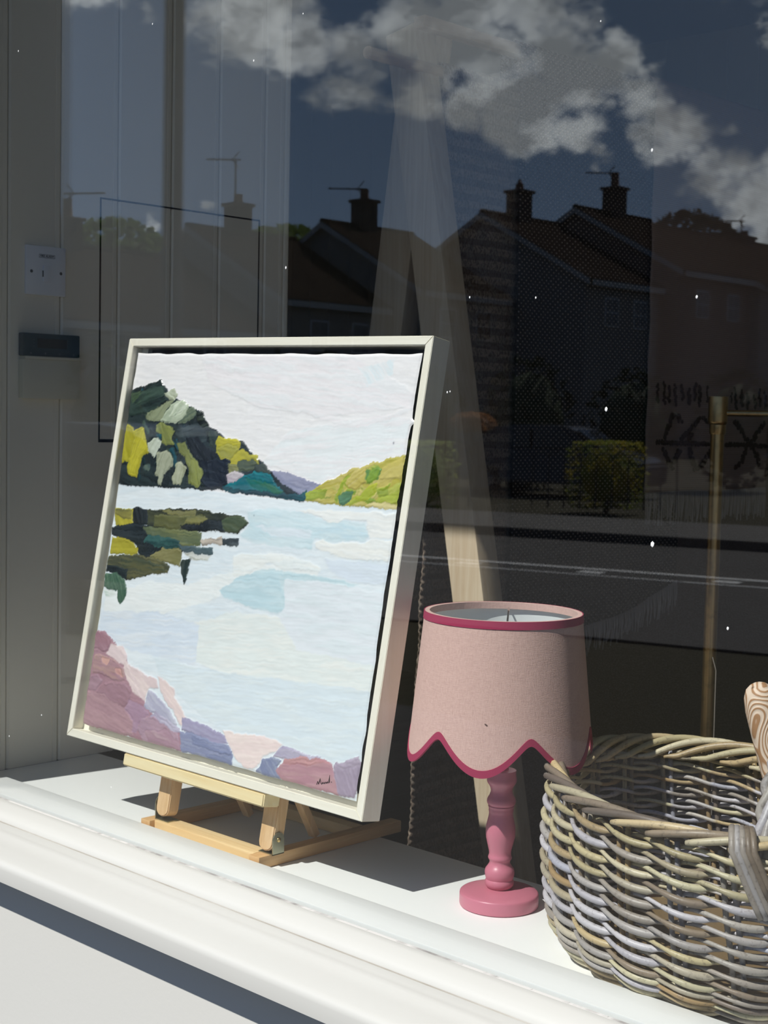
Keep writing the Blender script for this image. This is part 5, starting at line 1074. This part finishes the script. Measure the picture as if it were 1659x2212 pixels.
def core(mb, c, rx, ry, rz):
    bm = bmesh.new(); bmesh.ops.create_icosphere(bm, subdivisions=2, radius=1)
    for v in bm.verts: v.co *= 0.86 + 0.1 * sin(v.co.x * 5 + v.co.y * 7)
    mb.bm(bm, Matrix.Translation(c) @ Matrix.Diagonal((rx, ry, rz, 1)), True)
def plant(name, label, cat, xm, ym, zc, rx, ry, rz, n, leaf, mat, group=None, seed=0, trunk=False, boxy=False):
    c = (xm, RY(ym), zc); r = thing(name, label, cat, (xm, RY(ym), GZ), group)
    m = MB(); core(m, c, rx * 0.9, ry * 0.9, rz * 0.9); foliage(m, c, rx, ry, rz, n, leaf, seed=seed, boxy=boxy); obj('foliage', m, mat, r)
    m = MB(); m.tube([(c[0], c[1], GZ), (c[0] + 0.05, c[1], (GZ + zc) / 2), (c[0], c[1], zc)], [0.05 * rz + 0.02, 0.04 * rz + 0.02, 0.02 * rz + 0.01], 8)
    obj('trunk', m, bark, r)
    return r
plant('tree', 'reflected round green tree rising behind the leftmost house roof', 'tree', -62.6, 44.6, 6.9, 3.6, 3.6, 3.3, 4200, 0.26, leaf_mid, seed=1)
plant('tree', 'reflected broad bushy tree behind the roofs of the two middle-left houses', 'tree', -61.5, 55.0, 7.6, 4.2, 4.2, 3.6, 4200, 0.25, leaf_mid, seed=2)
plant('tree', 'reflected dark tree showing over the rightmost house roof', 'tree', -51.0, 80.0, 9.3, 4.2, 4.2, 3.9, 4200, 0.28, leaf_dark, seed=3)
for i, (x, y, r, hh) in enumerate([(-28.4, 20.0, 1.05, 1.5), (-26.6, 21.7, 1.0, 1.4), (-24.9, 23.4, 1.0, 1.5), (-23.2, 25.1, 1.0, 1.4), (-21.5, 26.8, 1.05, 1.5), (-19.8, 28.5, 1.0, 1.4), (-18.1, 30.2, 1.0, 1.4), (-16.4, 31.9, 1.05, 1.3), (-14.7, 33.6, 1.0, 1.3), (-13.0, 35.3, 1.0, 1.2)]):
    plant('shrub', ['leftmost', 'second from left', 'third from left', 'fourth from left', 'fifth from left', 'sixth from left', 'seventh from left', 'third from right', 'second from right', 'rightmost'][i] + ' of the tall dark shrubs reflected across the road', 'shrub', x, y, GZ + hh, r, r, hh, 650, 0.11, leaf_dark, 'dark shrubs across the road', 30 + i)
plant('hedge', 'low sunlit golden hedge reflected right of centre, behind a hoop fence', 'hedge', -14.85, 20.65, GZ + 0.65, 0.62, 0.50, 0.62, 2600, 0.035, leaf_gold, None, 50, boxy=True)
plant('hedge', 'low green hedge reflected beside the right edge of the painting', 'hedge', -16.95, 18.35, GZ + 0.58, 0.50, 0.45, 0.64, 2200, 0.035, leaf_lit, None, 51, boxy=True)
plant('shrub', 'small rusty orange shrub top reflected beside the rack leg', 'shrub', -17.15, 19.75, 0.70, 0.42, 0.30, 0.17, 1100, 0.035, leaf_rust, None, 52)
wire = M('black_wire', (0.02, 0.02, 0.02), 0.5, 0.4).m
hf = thing('hoop_fence', 'low black wire hoop fence in front of the reflected golden hedge', 'fence', (-14.4, RY(20.0), GZ + 0.11))
for k in range(9):
    cx, cy = -15.25 + 0.22 * k, RY(19.35 + 0.14 * k); m = MB()
    m.tube([(cx - 0.11 * cos(pi * i / 10) , cy + 0.08 * cos(pi * i / 10), GZ + 0.11 + (0.80 + 0.12 * sin(pi * i / 10)) * (1 if 0 < i < 10 else 0)) for i in range(11)], 0.010, 5)
    obj('hoop', m, wire, hf)
# ---- street lamp post near the kerb, parked cars
post_m = M('grey_post_paint', (0.085, 0.080, 0.072), 0.6, 0.3).m
lp = thing('lamp_post', 'tall grey street lamp post, reflected as a dark upright band', 'lamp post', (-7.25, RY(5.55), GZ))
obj('post', MB().lathe([(0.085, GZ + 0.0), (0.085, GZ + 0.9), (0.063, GZ + 0.98), (0.062, GZ + 3.2), (0.058, GZ + 6.2), (0.001, GZ + 6.2)], (-7.25, RY(5.55)), 24), post_m, lp)
obj('arm', MB().tube([(-7.25, RY(5.55), GZ + 6.1), (-7.25, RY(5.55) - 0.3, GZ + 6.6), (-7.25, RY(5.55) - 1.1, GZ + 6.75)], 0.03, 8), post_m, lp)
obj('lantern', MB().box((-7.36, RY(5.55) - 1.7, GZ + 6.68), (-7.14, RY(5.55) - 1.0, GZ + 6.82), 0.04), post_m, lp)
def car(label, xm, ym, yaw, col):
    cx, cy = xm, RY(ym); c = thing('car', label, 'car', (cx, cy, GZ))
    T = Matrix.Translation((cx, cy, GZ)) @ Matrix.Rotation(yaw, 4, 'Z')
    body_m = M('car_paint', col, 0.22, 0.6).m
    prof = [(-2.05, 0.28), (-2.08, 0.62), (-1.98, 0.88), (-1.80, 0.95), (-1.15, 1.40), (-0.7, 1.46), (0.25, 1.45), (0.55, 1.38), (1.15, 0.98), (1.75, 0.86), (2.03, 0.70), (2.08, 0.42), (2.02, 0.25)]
    bm = bmesh.new(); W = 0.84
    def sect(y, k): return [bm.verts.new((x, y * (1 if z < 0.95 else 0.80), z)) for x, z in prof]
    a, b = sect(-W, 1), sect(W, 1)
    bm.faces.new(a); bm.faces.new(b[::-1])
    for i in range(len(prof)): bm.faces.new((a[i], b[i], b[(i + 1) % len(prof)], a[(i + 1) % len(prof)]))
    bmesh.ops.recalc_face_normals(bm, faces=bm.faces[:])
    bmesh.ops.bevel(bm, geom=bm.edges[:], offset=0.05, segments=2, affect='EDGES')
    bo = obj('body', MB().bm(bm, T, True), body_m, c)
    for s in (-1, 1):
        m = MB(); m.prism([(-1.40, 1.00), (-1.05, 1.34), (-0.35, 1.38), (-0.35, 1.00)], s * 0.70, s * 0.765, 'y', mat=T); m.prism([(-0.28, 1.00), (-0.28, 1.38), (0.35, 1.36), (0.85, 1.00)], s * 0.70, s * 0.765, 'y', mat=T)
        obj('side_window', m, wglass, bo)
    m = MB(); m.prism([(0.60, 1.34), (1.10, 1.00), (1.13, 1.02), (0.63, 1.37)], -0.56, 0.56, 'y', mat=T); obj('windscreen', m, wglass, bo)
    m = MB(); m.prism([(-1.20, 1.36), (-1.74, 0.98), (-1.77, 1.00), (-1.23, 1.39)], -0.56, 0.56, 'y', mat=T); obj('rear_window', m, wglass, bo)
    for x in (-1.28, 1.30):
        for s in (-1, 1):
            bm = bmesh.new(); bmesh.ops.create_cone(bm, cap_ends=True, segments=24, radius1=0.31, radius2=0.31, depth=0.20)
            bmesh.ops.bevel(bm, geom=[e for e in bm.edges if abs(e.verts[0].co.z - e.verts[1].co.z) < 1e-4], offset=0.03, segments=2, affect='EDGES')
            w = obj('wheel', MB().bm(bm, T @ Matrix.Translation((x, s * 0.78, 0.31)) @ Matrix.Rotation(pi / 2, 4, 'X'), True), pl_black, c)
            bm = bmesh.new(); bmesh.ops.create_cone(bm, cap_ends=True, segments=20, radius1=0.19, radius2=0.17, depth=0.02)
            obj('hubcap', MB().bm(bm, T @ Matrix.Translation((x, s * 0.89, 0.31)) @ Matrix.Rotation(pi / 2, 4, 'X'), True), alu, w)
    return c
car('dark car parked across the road behind the reflected golden hedge, roof glinting', -18.9, 24.6, radians(-15), (0.03, 0.03, 0.035))
car('dark grey car parked by the near kerb, reflected low at the left behind the painting', -9.9, 7.2, radians(-15), (0.05, 0.055, 0.06))
